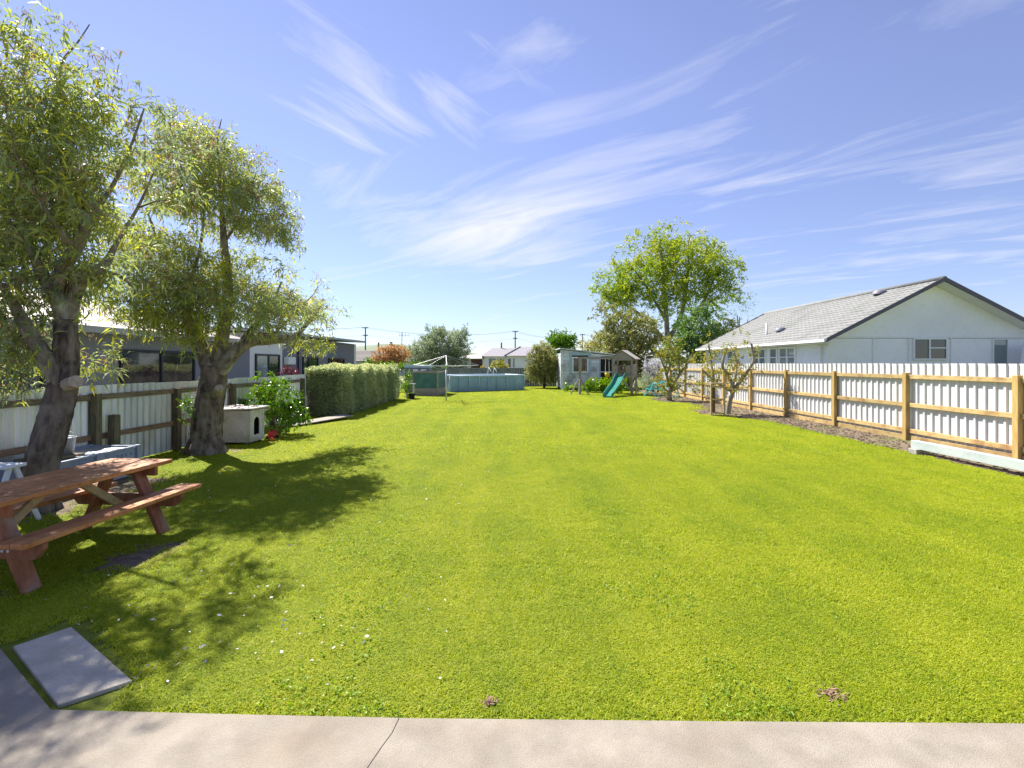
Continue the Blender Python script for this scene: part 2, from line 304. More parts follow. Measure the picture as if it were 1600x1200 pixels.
def shoots(C, per, sh, length, Lf, Wf, dirbias=(0, 0, .2), spread=.9, tints=(.0, 1), drift=1.0, seed=3, alt=0):
    """leaf arrays for clusters of little shoots round the centres C"""
    K = len(C); sd = unit(K * sh) * spread + np.array(dirbias); sd /= np.linalg.norm(sd, axis=1, keepdims=True)
    n = K * per; ci = np.repeat(np.arange(K), per); si = ci * sh + rng.integers(0, sh, n); t = rng.uniform(.05, 1, n)
    base = C[ci] + sd[si] * (t * length)[:, None] + rng.normal(size=(n, 3)) * .02 * length
    d = sd[si] * .55 + unit(n) * .75; L = Lf * rng.uniform(.6, 1.25, n); W = Wf * rng.uniform(.7, 1.2, n)
    tint = .5 + .28 * lump(C, drift, seed)[ci] + rng.normal(size=n) * .12 + rng.normal(size=K)[ci] * .13
    tint = tints[0] + np.clip(tint, 0, 1) * (tints[1] - tints[0])
    if alt: brown = rng.uniform(size=n) < alt; tint[brown] = 1.0
    return base, d, L, W, tint
def connect(mb, nodes, radii, C, rmax=.03, sides=5, sag=.12, tip=.004):
    nodes = [np.array(n, float) for n in nodes]; radii = list(radii); C = C[np.argsort([min(np.linalg.norm(np.array(nodes) - c, axis=1)) for c in C])]
    for c in C:
        A = np.array(nodes); dd = np.linalg.norm(A - c, axis=1) + np.maximum(0, A[:, 2] - c[2]) * .5; i = int(np.argmin(dd)); a = A[i]; ln = np.linalg.norm(c - a)
        if ln < .05: continue
        r0 = min(rmax, radii[i] * .7, .006 + ln * .016); w = rng.normal(size=3) * ln * .10; up = np.array([0, 0, sag * ln])
        pts = [a, a * .66 + c * .34 + w + up, a * .33 + c * .67 - w * .5 + up, c]; rr = [r0, r0 * .8, r0 * .55, tip]
        mb.tube(pts, rr, sides, cap=False)
        for p, r in zip(pts[1:], rr[1:]): nodes.append(np.array(p)); radii.append(max(r, tip))
def limb_nodes(limbs, step=.25, skip=0):
    nd, rd = [], []
    for l in limbs:
        for (p, r), (q, s) in zip(l[:-1], l[1:]):
            k = max(1, int((q - p).length / step))
            for i in range(k): t = i / k; nd.append(p.lerp(q, t)); rd.append(r * (1 - t) + s * t)
        nd.append(l[-1][0]); rd.append(l[-1][1])
    return nd, rd
def px_limb(l): return [(P(a, b, y), r) for a, b, y, r in l]
def blob(px, py, Y, rx, ry, ry_, k=1.0): return (P(px, py, Y), (k * rx * Y / F, k * ry_, k * ry * Y / F))
def bush(name, label, cat, base, blobs, n, Lf, Wf, m, seed=1, gap=-.5, gsc=2., stems=8, group=None, tints=(0, 1), twigs=True, stem_r=.02, stemmat='bark', clusters=None, sh=4, length=None, bias=(0, 0, .25), part='foliage'):
    """shrub or distant tree: stems from the base, leaf clumps spread through the blobs"""
    t = thing(name, label, cat, base, 0, group); K = clusters or max(20, n // 45); C = sample_blobs(blobs, K, gap, gsc, seed); mb = MB(); b = Vector(base)
    limbs = []
    for k in range(stems):
        e = Vector(C[rng.integers(0, K)]); e = b.lerp(e, .75); mid = b.lerp(e, .45) + Vector((rnd.uniform(-.1, .1), rnd.uniform(-.1, .1), .15 * (e - b).length)); limbs.append([(b + Vector((rnd.uniform(-1, 1), rnd.uniform(-1, 1), 0)) * stem_r * 2 - Vector((0, 0, .03)), stem_r), (mid, stem_r * .7), (e, stem_r * .35)])
    for l in limbs: mb.tube([p for p, _ in l], [r for _, r in l], 6, smooth=3)
    if twigs: nd_, rd_ = limb_nodes(limbs, .3); connect(mb, nd_, rd_, C, stem_r * .6, 4, .05)
    mb.build('stem' if cat != 'tree' else 'trunk', M[stemmat], t, True)
    a = shoots(C, n // K, sh, length or Lf * 2.6, Lf, Wf, bias, seed=seed, tints=tints, drift=1.2)
    leaf_object(part if cat != 'tree' else 'crown', *a, m, t); return t

# ------------------------------------------------------------------ the ground
tag(MB().add([(-2500, -300, -.05), (2500, -300, -.05), (2500, 4500, -.05), (-2500, 4500, -.05)], [(0, 1, 2, 3)]).build('ground', M['earth']), kind='structure')
FX, LX = 9.3, -7.0        # lines of the right and the left fence
tag(MB().add([(LX, 2.0, 0), (FX, 2.0, 0), (FX, 39, 0), (LX, 39, 0)], [(0, 1, 2, 3)]).build('lawn', M['turf']), kind='structure')
edge = [(8.0, 5.0), (8.05, 8.5), (8.1, 9.8), (7.9, 10.9), (7.95, 12.3), (8.1, 14.2), (8.0, 15.4), (7.4, 16.3), (6.8, 17.2), (6.7, 18.3), (7.2, 19.6), (7.9, 20.8), (7.8, 22.4), (7.0, 23.3), (6.9, 24.6), (7.5, 26), (8, 28), (8.2, 33)]
def wob(pl, k=4, a=.05):
    out = []
    for (x0, y0), (x1, y1) in zip(pl[:-1], pl[1:]):
        for i in range(k): t = i / k; out.append((x0 + (x1 - x0) * t + rnd.uniform(-a, a), y0 + (y1 - y0) * t))
    return out + [pl[-1]]
edge = wob(edge, 5, .06)
bed = edge + [(FX, 33), (FX, 5)]
tag(MB().add([(x, y, .008) for x, y in bed], [tuple(range(len(bed)))]).build('garden_bed', M['mulch']), kind='structure')
ex = np.array([[y, x] for x, y in edge])
def bed_edge(y): return np.interp(y, ex[:, 0], ex[:, 1])
mb = MB()
for i in range(3800):
    y = rnd.uniform(6, 29); x = rnd.uniform(float(bed_edge(y)) - .06, FX - .08); s = rnd.uniform(.02, .055)
    mb.box((x, y, .014 + rnd.uniform(0, .014)), (s, s * rnd.uniform(.3, .7), .01), Matrix.Rotation(rnd.uniform(0, 6.3), 3, 'Z') @ Matrix.Rotation(rnd.uniform(-.5, .5), 3, 'X'))
tag(mb.build('bark_mulch', M['chip']), 'brown bark chips covering the bed along the new fence', 'mulch', kind='stuff')
def patch(name, c, rx, ry, z, m, n=22, seed=0):
    r = random.Random(seed); pts = [(c[0] + math.cos(2 * math.pi * k / n) * rx * r.uniform(.7, 1.15), c[1] + math.sin(2 * math.pi * k / n) * ry * r.uniform(.7, 1.15), z) for k in range(n)]
    return tag(MB().add(pts, [tuple(range(n))]).build(name, m), kind='structure')
patch('soil_patch', (-3.45, 4.55), .32, .45, .008, M['soil'], seed=1); patch('soil_patch', (-4.1, 3.6), .3, .3, .008, M['soil'], seed=2)
patch('soil_patch', (-5.7, 6.6), .8, 1.5, .008, M['soil'], seed=5)
patch('soil_patch', (-6.0, 9.9), .65, .55, .008, M['soil'], seed=6); patch('soil_patch', (-6.4, 11.5), .6, 1.2, .008, M['soil'], seed=7); patch('soil_patch', (-5.75, 14.9), .7, 1.2, .008, M['soil'], seed=8)
def hill(pts, D, depth):
    mb = MB(); n = len(pts); v = []
    for px, py in pts: p = P(px, py, D); v += [(p.x, D - depth * .5, -2), (p.x, D, p.z), (p.x * 1.2, D + depth, -2)]
    return mb.add(v, [(3 * i + j, 3 * i + 3 + j, 3 * i + 4 + j, 3 * i + 1 + j) for i in range(n - 1) for j in (0, 1)])
hl = [(-500, 566), (200, 560), (400, 556), (520, 548), (560, 541), (600, 537), (630, 538), (660, 545), (700, 551), (735, 551), (760, 555), (820, 562), (900, 564), (1300, 562), (2200, 566)]
tag(hill(hl, 1500, 700).build('hills', M['hill'], smooth=True), kind='structure')

# ------------------------------------------------------------------ patio and stepping slab
pat = bpy.data.objects.new('patio', None); COL.objects.link(pat); tag(pat, kind='structure')
ck = [(-.02 + (630 - 800) / F * 2.43, 2.432), (-.575, 2.33), (-.595, 2.27), (-.62, 2.18), (-.64, 2.1), (-.66, 1.9), (-.74, 1.2), (-.72, .3), (-.8, -1), (-.8, -4)]
MB().prism([(-9, 3.45), (-9, -4)] + [(x - .0012, y) for x, y in reversed(ck)] + [(-1.35, 2.455), (-2.36, 2.49), (-3.19, 3.03), (-3.6, 3.32)], -.08, .03).build('slab', M['concrete'], pat, bevel=.0025)
MB().prism([(x + .0012, y) for x, y in ck] + [(9.2, -4), (9.2, 2.40), (2.6, 2.395), (1.0, 2.41)], -.08, .029).build('slab', M['concrete'], pat, bevel=.0025)
tag(MB().prism([(-3.14, 3.06), (-2.365, 2.535), (-2.13, 2.73), (-2.98, 3.29)], -.05, .022).build('stepping_slab', M['slab'], bevel=.006), 'loose pale concrete slab lying beside the patio edge', 'slab')

# ------------------------------------------------------------------ fences
def rib_sheet(width, z0, z1, pitch, depth, rib, m, name='sheet', sl=.012):
    """ribbed iron sheet along Y, ribs stand out towards -X (depth<0 turns them)"""
    pr = []; k = int(round(width / pitch))
    for i in range(k): a = i * pitch; pr += [(0, a), (0, a + pitch * (1 - rib) - sl), (-depth, a + pitch * (1 - rib)), (-depth, a + pitch - sl)]
    pr.append((0, k * pitch)); v = [(x, y, z) for x, y in pr for z in (z0, z1)]
    return MB().add(v, [(2 * i, 2 * i + 2, 2 * i + 3, 2 * i + 1) for i in range(len(pr) - 1)]).mesh(name, m)
def fence_right():
    t = thing('paling_fence', 'new pine post and rail fence backed with white ribbed sheets', 'fence', (FX, 6, 0)); t.name = 'sheet_fence'; ORI[t.name] = Vector((FX, 6, 0))
    ys = [4.0, 6.45, 8.9, 11.42, 13.95, 16.42, 18.85, 21.25, 23.65, 26.05, 28.45, 30.85, 33.25]
    pmh = MB().b2((-.05, -.055, -.3), (.05, .055, 1.585)).mesh('post', M['pine_post'])
    for y in ys: inst(pmh, 'post', (FX - .05, y, 0), t, bevel=.006)
    for a, b in zip(ys[:-1], ys[1:]):
        for z0, z1 in ((.185, .285), (.79, .885), (1.445, 1.54)):
            MB().b2((-.047, -(b - a - .115) / 2, z0), (0, (b - a - .115) / 2, z1)); o = MB().b2((FX - .05, a + .057, z0), (FX - .002, b - .057, z1)).build('rail', M['pine'], t, bevel=.004)
        MB().b2((FX - .035, a + .057, -.06), (FX - .004, b - .057, .125)).build('plinth_board', M['pine'], t, bevel=.003)
    me = rib_sheet(.8, .07, 1.8, .2, .028, .28, M['sheet']); y = 4.0
    while y < 33.2: inst(me, 'sheet', (FX + .031, y, rnd.uniform(-.004, .004)), t); y += .803
fence_right()
def fence_left():
    t = thing('iron_fence', 'weathered corrugated iron fence with old grey timber posts and rails', 'fence', (LX, 5, 0))
    ys = [2.2, 4.15, 6.12, 8.05, 10.0, 12.0, 14.0, 16.0]; pmh = MB().b2((-.06, -.06, -.3), (.06, .06, 1.31)).mesh('post', M['old_post'])
    for y in ys: o = inst(pmh, 'post', (LX + .11, y, rnd.uniform(-.02, .02)), t, bevel=.008)
    for a, b in zip(ys[:-1], ys[1:]):
        MB().b2((LX + .045, a + .062, 1.19), (LX + .095, b - .062, 1.285)).build('rail', M['old_wood'], t, bevel=.004)
        MB().b2((LX + .045, a + .062, .53), (LX + .095, b - .062, .62)).build('rail', M['old_rail'], t, bevel=.004)
    me = rib_sheet(.9, .03, 1.43, .15, -.04, .5, M['old_sheet'], sl=.045); y = 1.4
    while y < 16.6: inst(me, 'sheet', (LX + .01, y, rnd.uniform(-.015, .015)), t); y += .903
    tag(MB().b2((LX + .18, 8.2, -.1), (LX + .30, 8.33, .93)).build('timber_post', M['old_post'], bevel=.008), 'short weathered timber post standing in front of the iron fence', 'post')
fence_left()
t = thing('board_fence', 'dark grey board fence closing the far end of the yard', 'fence', (-2, 38.5, 0))
for k in range(62): MB().b2((-8 + k * .2, 38.5, -.05), (-8 + k * .2 + .185, 38.52, 1.36 + rnd.uniform(-.01, .01))).build('board', M['greyboard'], t)
for z in (.3, 1.36): MB().b2((-8, 38.44 if z < 1 else 38.42, z), (4.4, 38.495, z + .09)).build('rail', M['greyboard'], t)

# ------------------------------------------------------------------ houses
def pane(t, lo, hi, fm, gm, fw=.06, d=.05, axis='x', mull=(), trans=(), name='window', out=-1):
    """window in a wall facing -Y (axis x) or facing +-X (axis y): frame with glass panes set back"""
    def bx(m_, a0, a1, z0, z1, d0, d1):
        if axis == 'x': m_.b2((a0, lo[1] + d0 * out, z0), (a1, lo[1] + d1 * out, z1))
        else: m_.b2((lo[0] + d0 * out, a0, z0), (lo[0] + d1 * out, a1, z1))
    i = 0 if axis == 'x' else 1; a0, a1, z0, z1 = lo[i], hi[i], lo[2], hi[2]; f = MB()
    bx(f, a0, a1, z1 - fw, z1, -.02, d); bx(f, a0, a1, z0, z0 + fw, -.02, d + .015); bx(f, a0, a0 + fw, z0 + fw, z1 - fw, -.02, d); bx(f, a1 - fw, a1, z0 + fw, z1 - fw, -.02, d)
    for m_ in mull: bx(f, m_ - fw / 2, m_ + fw / 2, z0 + fw, z1 - fw, -.02, d)
    es = [a0 + fw] + [e for m_ in mull for e in (m_ - fw / 2, m_ + fw / 2)] + [a1 - fw]
    for k, (b0, b1) in enumerate(zip(es[0::2], es[1::2])):
        if k in trans: zt = z0 + (z1 - z0) * .55; bx(f, b0, b1, zt - .025, zt + .025, -.02, d - .005)
    w = f.build(name, fm, t)
    for k, (b0, b1) in enumerate(zip(es[0::2], es[1::2])): g = MB(); bx(g, b0, b1, z0 + fw, z1 - fw, -.012, .012); g.build('pane', gm[k % len(gm)] if isinstance(gm, list) else gm, w)
def house_right():
    t = thing('white_house', 'white weatherboard gable house with pale tiled roof beyond the new fence', 'house', (17.5, 27, 0)); x0, x1, y0, y1, ze, xr, zr = 13.2, 21.8, 20.3, 33.2, 2.82, 17.5, 5.22
    # clapboard walls, each course lapped
    def clad(p0, p1, nrm, z0, z1, c=.15):
        mb = MB(); p0, p1, nrm = Vector(p0), Vector(p1), Vector(nrm); n = int((z1 - z0) / c); vs = []
        for i in range(n):
            za, zb = z0 + i * c, z0 + (i + 1) * c
            for p in (p0, p1): vs += [p + nrm * .022 + Vector((0, 0, za)), p + nrm * .004 + Vector((0, 0, zb)), p + Vector((0, 0, za))]
        fs = []
        for i in range(n): b = 6 * i; fs += [(b, b + 3, b + 4, b + 1), (b + 2, b + 5, b + 3, b)]
        return mb.add(vs, fs)
    MB().b2((x0 + .01, y0 + .01, -.05), (x1, y1, ze)).build('wall', M['wallwhite'], t)
    clad((x0, y0, 0), (x1, y0, 0), (0, -1, 0), 0.0, 2.85).build('weatherboard_cladding', M['wallwhite'], t)
    clad((x0, y1, 0), (x0, y0, 0), (-1, 0, 0), 0.0, 2.7).build('weatherboard_cladding', M['wallwhite'], t)
    MB().add([(x0 - .3, y0 - .03, 2.90), (x1 + .3, y0 - .03, 2.90), (xr, y0 - .03, zr - .12), (x0 - .3, y0 + .2, 2.90), (x1 + .3, y0 + .2, 2.90), (xr, y0 + .2, zr - .12)], [(0, 1, 2), (5, 4, 3), (0, 3, 4, 1)]).build('gable_panel', M['wallwhite'], t)
    MB().b2((x0 - .02, y0 - .05, 2.86), (x1 + .02, y0 - .024, 2.92)).build('trim_band', M['white'], t)
    for xx in (15.05, 16.55, 18.3, 20.2): MB().b2((xx - .03, y0 - .04, 0), (xx + .03, y0 - .0235, 2.86)).build('cover_strip', M['white'], t)
    MB().b2((x0 - .04, y0 - .04, -.02), (x0 + .06, y0 + .06, 2.85)).build('corner_board', M['white'], t)
    # tiled roof in stepped courses
    for sgn, nm in ((-1, 'roof'), (1, 'roof')):
        xe = xr + sgn * 4.72; mb = MB(); n = 17; ya, yb = y0 - .62, y1 + .35; cols = 44
        zl = lambda t_: 2.80 + (zr - 2.80) * t_
        for i in range(n):
            t0, t1 = i / n, (i + 1) / n; xa, xb = xe + (xr - xe) * t0, xe + (xr - xe) * t1; za, zb = zl(t0) + .035, zl(t1); st = .5 * (i % 2)
            vs, fs = [], []
            for k in range(cols * 2 + 1):
                y = ya + (yb - ya) * k / (cols * 2); h = .018 if (k + (i % 2)) % 2 else 0
                vs += [(xa, y, za + h), (xb, y, zb + h), (xa, y, za - .05)]
            for k in range(cols * 2): b = 3 * k; fs += [(b, b + 3, b + 4, b + 1), (b + 2, b + 5, b + 3, b)]
            mb.add(vs, fs)
        r = mb.build(nm, M['roofgrey'], t)
        if sgn < 0:
            for px, py in ((1220, 509), (1375, 472)):
                Yv = 25.6 if px < 1300 else 22.6; q = P(px, py, Yv); zt = zl((q.x - xe) / (xr - xe)); MB().lathe([(.3, 0), (.28, .12), (.16, .2), (.0, .22)], (q.x, Yv, zt), 12).build('roof_vent', M['vent'], r, True)
            q = P(1198, 524, 26.5); MB().tube([(q.x, 26.5, 2.8), (q.x, 26.5, 4.0)], .05, 8).build('vent_pipe', M['white'], r, True)
    MB().tube([(xr, y0 - .64, zr + .02), (xr, y1 + .37, zr + .02)], .11, 8).build('ridge_cap', M['roofgrey'], t, True)
    for sgn in (-1, 1):
        xe = xr + sgn * 4.78
        for yb in (y0 - .66, y1 + .38): MB().add([(xr, yb, zr + .09), (xe, yb, 2.84), (xe, yb, 2.67), (xr, yb, zr - .08), (xr, yb + .04, zr + .09), (xe, yb + .04, 2.84), (xe, yb + .04, 2.67), (xr, yb + .04, zr - .08)], [(0, 3, 2, 1), (4, 5, 6, 7), (0, 1, 5, 4), (1, 2, 6, 5), (2, 3, 7, 6)]).build('barge_board', M['barge'], t)
        MB().add([(xr, y0 - .62, zr - .10), (xe, y0 - .62, 2.70), (xr, y0, zr - .10), (xe, y0, 2.70)], [(0, 1, 3, 2)]).build('soffit', M['white'], t)
    xg = xr - 4.76; MB().b2((xg - .1, y0 - .6, 2.68), (xg, y1 + .35, 2.80)).build('gutter', M['white'], t); MB().b2((xg, y0 - .6, 2.64), (x0, y1 + .3, 2.66)).build('soffit', M['white'], t)
    pane(t, (16.7, y0 - .03, 1.95), (18.12, y0 - .03, 2.86), M['white'], [M['glass'], M['glass']], .06, .05, 'x', (17.38,), (1,))
    pane(t, (20.0, y0 - .03, 1.75), (20.66, y0 - .03, 2.84), M['white'], M['glass_pale'], .05, .05, 'x')
    for a, b, mu in ((25.2, 26.5, (25.9,)), (24.1, 24.85, ()), (22.55, 23.95, (23.25,)), (28.7, 29.7, ())): pane(t, (x0 - .03, a, 1.5), (x0 - .03, b, 2.6), M['white'], M['glass_pale'], .09, .05, 'y', mu, (0, 1) if len(mu) else (0,))
    MB().tube([(x0 - .1, y0 + .35, 0), (x0 - .1, y0 + .35, 2.5), (xg + .0, y0 + .35, 2.66)], .04, 8).build('downpipe', M['white'], t, True)
    q = thing('porch_wall', 'white stepped porch wall at the right of the gable window', 'porch', (21.2, 19.5, 0))
    MB().b2((20.55, 19.0, -.05), (22.8, 19.6, 2.45)).build('wall', M['wallwhite'], q); MB().b2((20.62, 18.95, 2.45), (22.8, 19.65, 2.6)).build('capping', M['white'], q); MB().add([(20.2, 19.0, -.05), (20.55, 19.0, -.05), (20.55, 19.0, 2.2), (20.2, 19.6, -.05), (20.55, 19.6, -.05), (20.55, 19.6, 2.2)], [(0, 1, 2), (5, 4, 3), (0, 2, 5, 3)]).build('buttress', M['wallwhite'], q)
house_right()
def house_left():
    t = thing('grey_house', 'grey house with white fascia and dark windows beyond the iron fence', 'house', (-14, 18, 0)); xw = -11.0
    MB().b2((-19, 4, -.05), (xw, 20.4, 2.75)).build('wall', M['greywall'], t); MB().b2((-19, 20.4, -.05), (xw - .004, 23.3, 3.1)).build('entry_wall', M['white'], t); MB().b2((-19, 23.3, -.05), (xw, 34.2, 3.15)).build('wall', M['greywall'], t)
    for i in range(36): MB().b2((xw, 23.5 + i * .3, -.02), (xw + .014, 23.52 + i * .3, 3.1)).build('cladding_batten', M['greywall'], t)
    MB().b2((xw - .15, 33.85, -.02), (xw + .03, 34.23, 3.14)).build('corner_board', M['white'], t)
    MB().add([(-19.4, 19.9, 3.42), (xw + .55, 19.9, 3.12), (xw + .55, 34.9, 3.28), (-19.4, 34.9, 3.58), (-19.4, 19.9, 3.60), (xw + .55, 19.9, 3.24), (xw + .55, 34.9, 3.40), (-19.4, 34.9, 3.76)], [(0, 3, 2, 1), (4, 5, 6, 7), (0, 1, 5, 4), (1, 2, 6, 5), (2, 3, 7, 6), (3, 0, 4, 7)]).build('roof', M['fascia'], t)
    MB().add([(-19.5, 3.4, 2.7), (xw + .5, 3.4, 2.7), (xw + .5, 20.0, 2.7), (-19.5, 20.0, 2.7), (-15, 6.5, 4.1), (-15, 17, 4.1)], [(1, 2, 5, 4), (0, 1, 4), (3, 0, 4, 5), (2, 3, 5), (0, 3, 2, 1)]).build('roof', M['pinkroof'], t)
    MB().b2((xw + .5, 3.4, 2.58), (xw + .58, 19.98, 2.74)).build('gutter', M['fascia'], t)
    for a, b, z0, z1, mu, gm in ((13.6, 16.8, 1.15, 2.2, (15.2,), M['glass']), (9.2, 11.4, 1.0, 2.2, (10.3,), M['glass']), (25.5, 27.5, 1.0, 2.15, (26.2,), M['glass']), (29.1, 31.8, 1.0, 2.13, (30.6,), M['glass'])): pane(t, (xw + .02, a, z0), (xw + .02, b, z1), M['darkframe'], gm, .07, .05, 'y', mu, out=1)
    pane(t, (xw + .02, 20.8, 0.1), (xw + .02, 22.95, 2.22), M['darkframe'], [M['glass_pale'], M['glass']], .08, .05, 'y', (21.9,), name='sliding_door', out=1)
    MB().tube([(xw + .07, 24.9, 0), (xw + .07, 24.9, 3.1)], .045, 8).build('downpipe', M['darkframe'], t, True); MB().b2((xw + .016, 23.4, 1.75), (xw + .25, 24.2, 2.12)).build('heat_pump', M['white'], t, bevel=.02); MB().b2((xw + .016, 28.35, 2.2), (xw + .1, 28.55, 2.42)).build('wall_lamp', M['white'], t)
house_left()
def house_back():
    t = thing('tiled_house', 'low house with brown tiled roof and chimney pipes behind the hedge', 'house', (-22, 78, 0)); MB().b2((-29, 75, -.05), (-15, 84, 2.2)).build('wall', M['cream'], t)
    mb = MB(); n = 9
    for i in range(n):
        y0, y1 = 74.5 + 4.5 * i / n, 74.5 + 4.5 * (i + 1) / n; z0, z1 = 2.15 + 1.8 * i / n + .07, 2.15 + 1.8 * (i + 1) / n; mb.add([(-29.6, y0, z0), (-14.4, y0, z0), (-14.4, y1, z1), (-29.6, y1, z1), (-29.6, y0, z0 - .1), (-14.4, y0, z0 - .1)], [(0, 1, 2, 3), (4, 5, 1, 0)])
    mb.add([(-29.6, 79, 3.97), (-14.4, 79, 3.97), (-14.4, 84.5, 2.1), (-29.6, 84.5, 2.1)], [(0, 1, 2, 3)]).add([(-14.4, 74.5, 2.15), (-14.4, 84.5, 2.1), (-14.4, 79, 3.97)], [(0, 1, 2)]); r = mb.build('roof', M['tile_brown'], t)
    MB().tube([(-21.4, 78, 3.4), (-21.4, 78, 5.2)], .13, 8).build('flue', M['pole'], r, True); MB().b2((-19.6, 77.6, 3.2), (-19.1, 78.1, 4.9)).build('chimney', M['pole'], r); MB().lathe([(.22, 0), (.22, .35), (0, .4)], (-19.35, 77.85, 4.9), 8).build('cowl', M['vent'], r)
    t = thing('bungalow', 'white bungalow with grey hip roofs behind the far board fence', 'house', (0, 63, 0))
    def hip(name, x0, x1, y0, y1, ze, zr, r0, r1, m): ym = (y0 + y1) / 2; return MB().add([(x0, y0, ze), (x1, y0, ze), (x1, y1, ze), (x0, y1, ze), (r0, ym, zr), (r1, ym, zr)], [(0, 1, 5, 4), (1, 2, 5), (2, 3, 4, 5), (3, 0, 4), (0, 3, 2, 1)]).build(name, m, t)
    MB().b2((-3.4, 61, -.05), (0, 68, 2.72)).build('wall', M['wallwhite'], t); MB().b2((-.6, 59.6, -.05), (3.0, 68, 2.72)).build('wall', M['wallwhite'], t); MB().b2((-6.6, 61.5, -.05), (-3.4, 66, 2.5)).build('garage_wall', M['wallwhite'], t)
    hip('roof', -3.9, 2.0, 60.5, 68.5, 2.7, 3.85, -2.6, 1.3, M['roof_far']); hip('roof', -.9, 3.5, 59.1, 68.7, 2.74, 4.0, 1.1, 3.1, M['roof_far']); hip('roof', -7, -3.5, 61, 66.6, 2.45, 2.95, -6.2, -4, M['cream'])
    MB().bar((-.92, 59.06, 2.78), (1.08, 63.8, 4.03), .12, .1).build('barge_board', M['barge'], t); MB().b2((-5.2, 61.44, 0), (-3.75, 61.5, 2.35)).build('garage_door', M['brown_door'], t); MB().tube([(-1.4, 64.5, 3.5), (-1.4, 64.5, 4.6)], .1, 8).build('flue', M['pole'], t, True)
    for a, b, w, m in ((-2.95, -1.95, 61, 'glass_pale'), (-1.6, -.95, 61, 'glass'), (-.55, -.1, 59.6, 'glass'), (.1, .35, 59.6, 'glass')): pane(t, (a, w - .02, 1.3), (b, w - .02, 2.45), M['white'], M[m], .06, .05, 'x')
house_back()

# ------------------------------------------------------------------ power poles and lines
pp = []
for (px, py, Y), lab in zip(((571, 511, 90), (805, 517, 100), (910, 522, 115)), ('timber power pole behind the brown tiled roof', 'timber power pole behind the white bungalow', 'timber power pole behind the peeling shed')):
    q = P(px, py, Y); t = thing('power_pole', lab, 'power pole', (q.x, Y, -.05), 0, 'power poles beyond the yard'); pp.append(q)
    MB().tube([(q.x, Y, -.1), (q.x, Y, q.z)], [.16, .11], 8).build('pole', M['pole'], t, True)
    for dz, w in ((.15, 1.1), (1.6, .9)):
        c = MB().b2((q.x - w / 2, Y - .16, q.z - dz - .08), (q.x + w / 2, Y - .05, q.z - dz + .05)).build('crossarm', M['pole'], t)
        for s in (-.9, -.4, .4, .9): MB().lathe([(.04, 0), (.05, .12), (0, .2)], (q.x + s * w / 2, Y - .1, q.z - dz + .05), 6).build('insulator', M['vent'], c)
spans = ((Vector((-90, 85, pp[0].z + .2)), pp[0], 'running past the grey house to the pole behind the tiled roof'), (pp[0], pp[1], 'between the poles behind tiled roof and bungalow'), (pp[1], pp[2], 'between the poles behind bungalow and peeling shed'), (pp[2], Vector((60, 150, 8.5)), 'from the pole behind the shed towards the white house'))
for a, b, lab in spans:
    for dz, dx, w in ((0.07, -.5, 'upper'), (0.07, .5, 'upper'), (1.52, .4, 'lower')):
        pts = [a.lerp(b, k / 14) + Vector((dx, -.1, -dz - 1.1 * 4 * (k / 14) * (1 - k / 14))) for k in range(15)]
        tag(MB().tube(pts, .016, 4).build('power_line', M['wire']), w + ' wire ' + lab, 'wire', 'overhead wires')
q = P(628, 523, 95); t = thing('antenna_mast', 'thin mast with a wide antenna bar above the copper shrub', 'antenna', (q.x, 95, -.05)); MB().tube([(q.x, 95, -.1), (q.x, 95, q.z + .4)], .06, 6).build('mast', M['pole'], t)
MB().bar((q.x - .55, 95, q.z - .1), (q.x + 1.5, 95, q.z - .1), .06, .06).build('boom', M['pole'], t)
for s in (-.5, .1, .7, 1.4): MB().bar((q.x + s, 95, q.z - .45), (q.x + s, 95, q.z + .5), .03, .03).build('antenna_element', M['pole'], t)

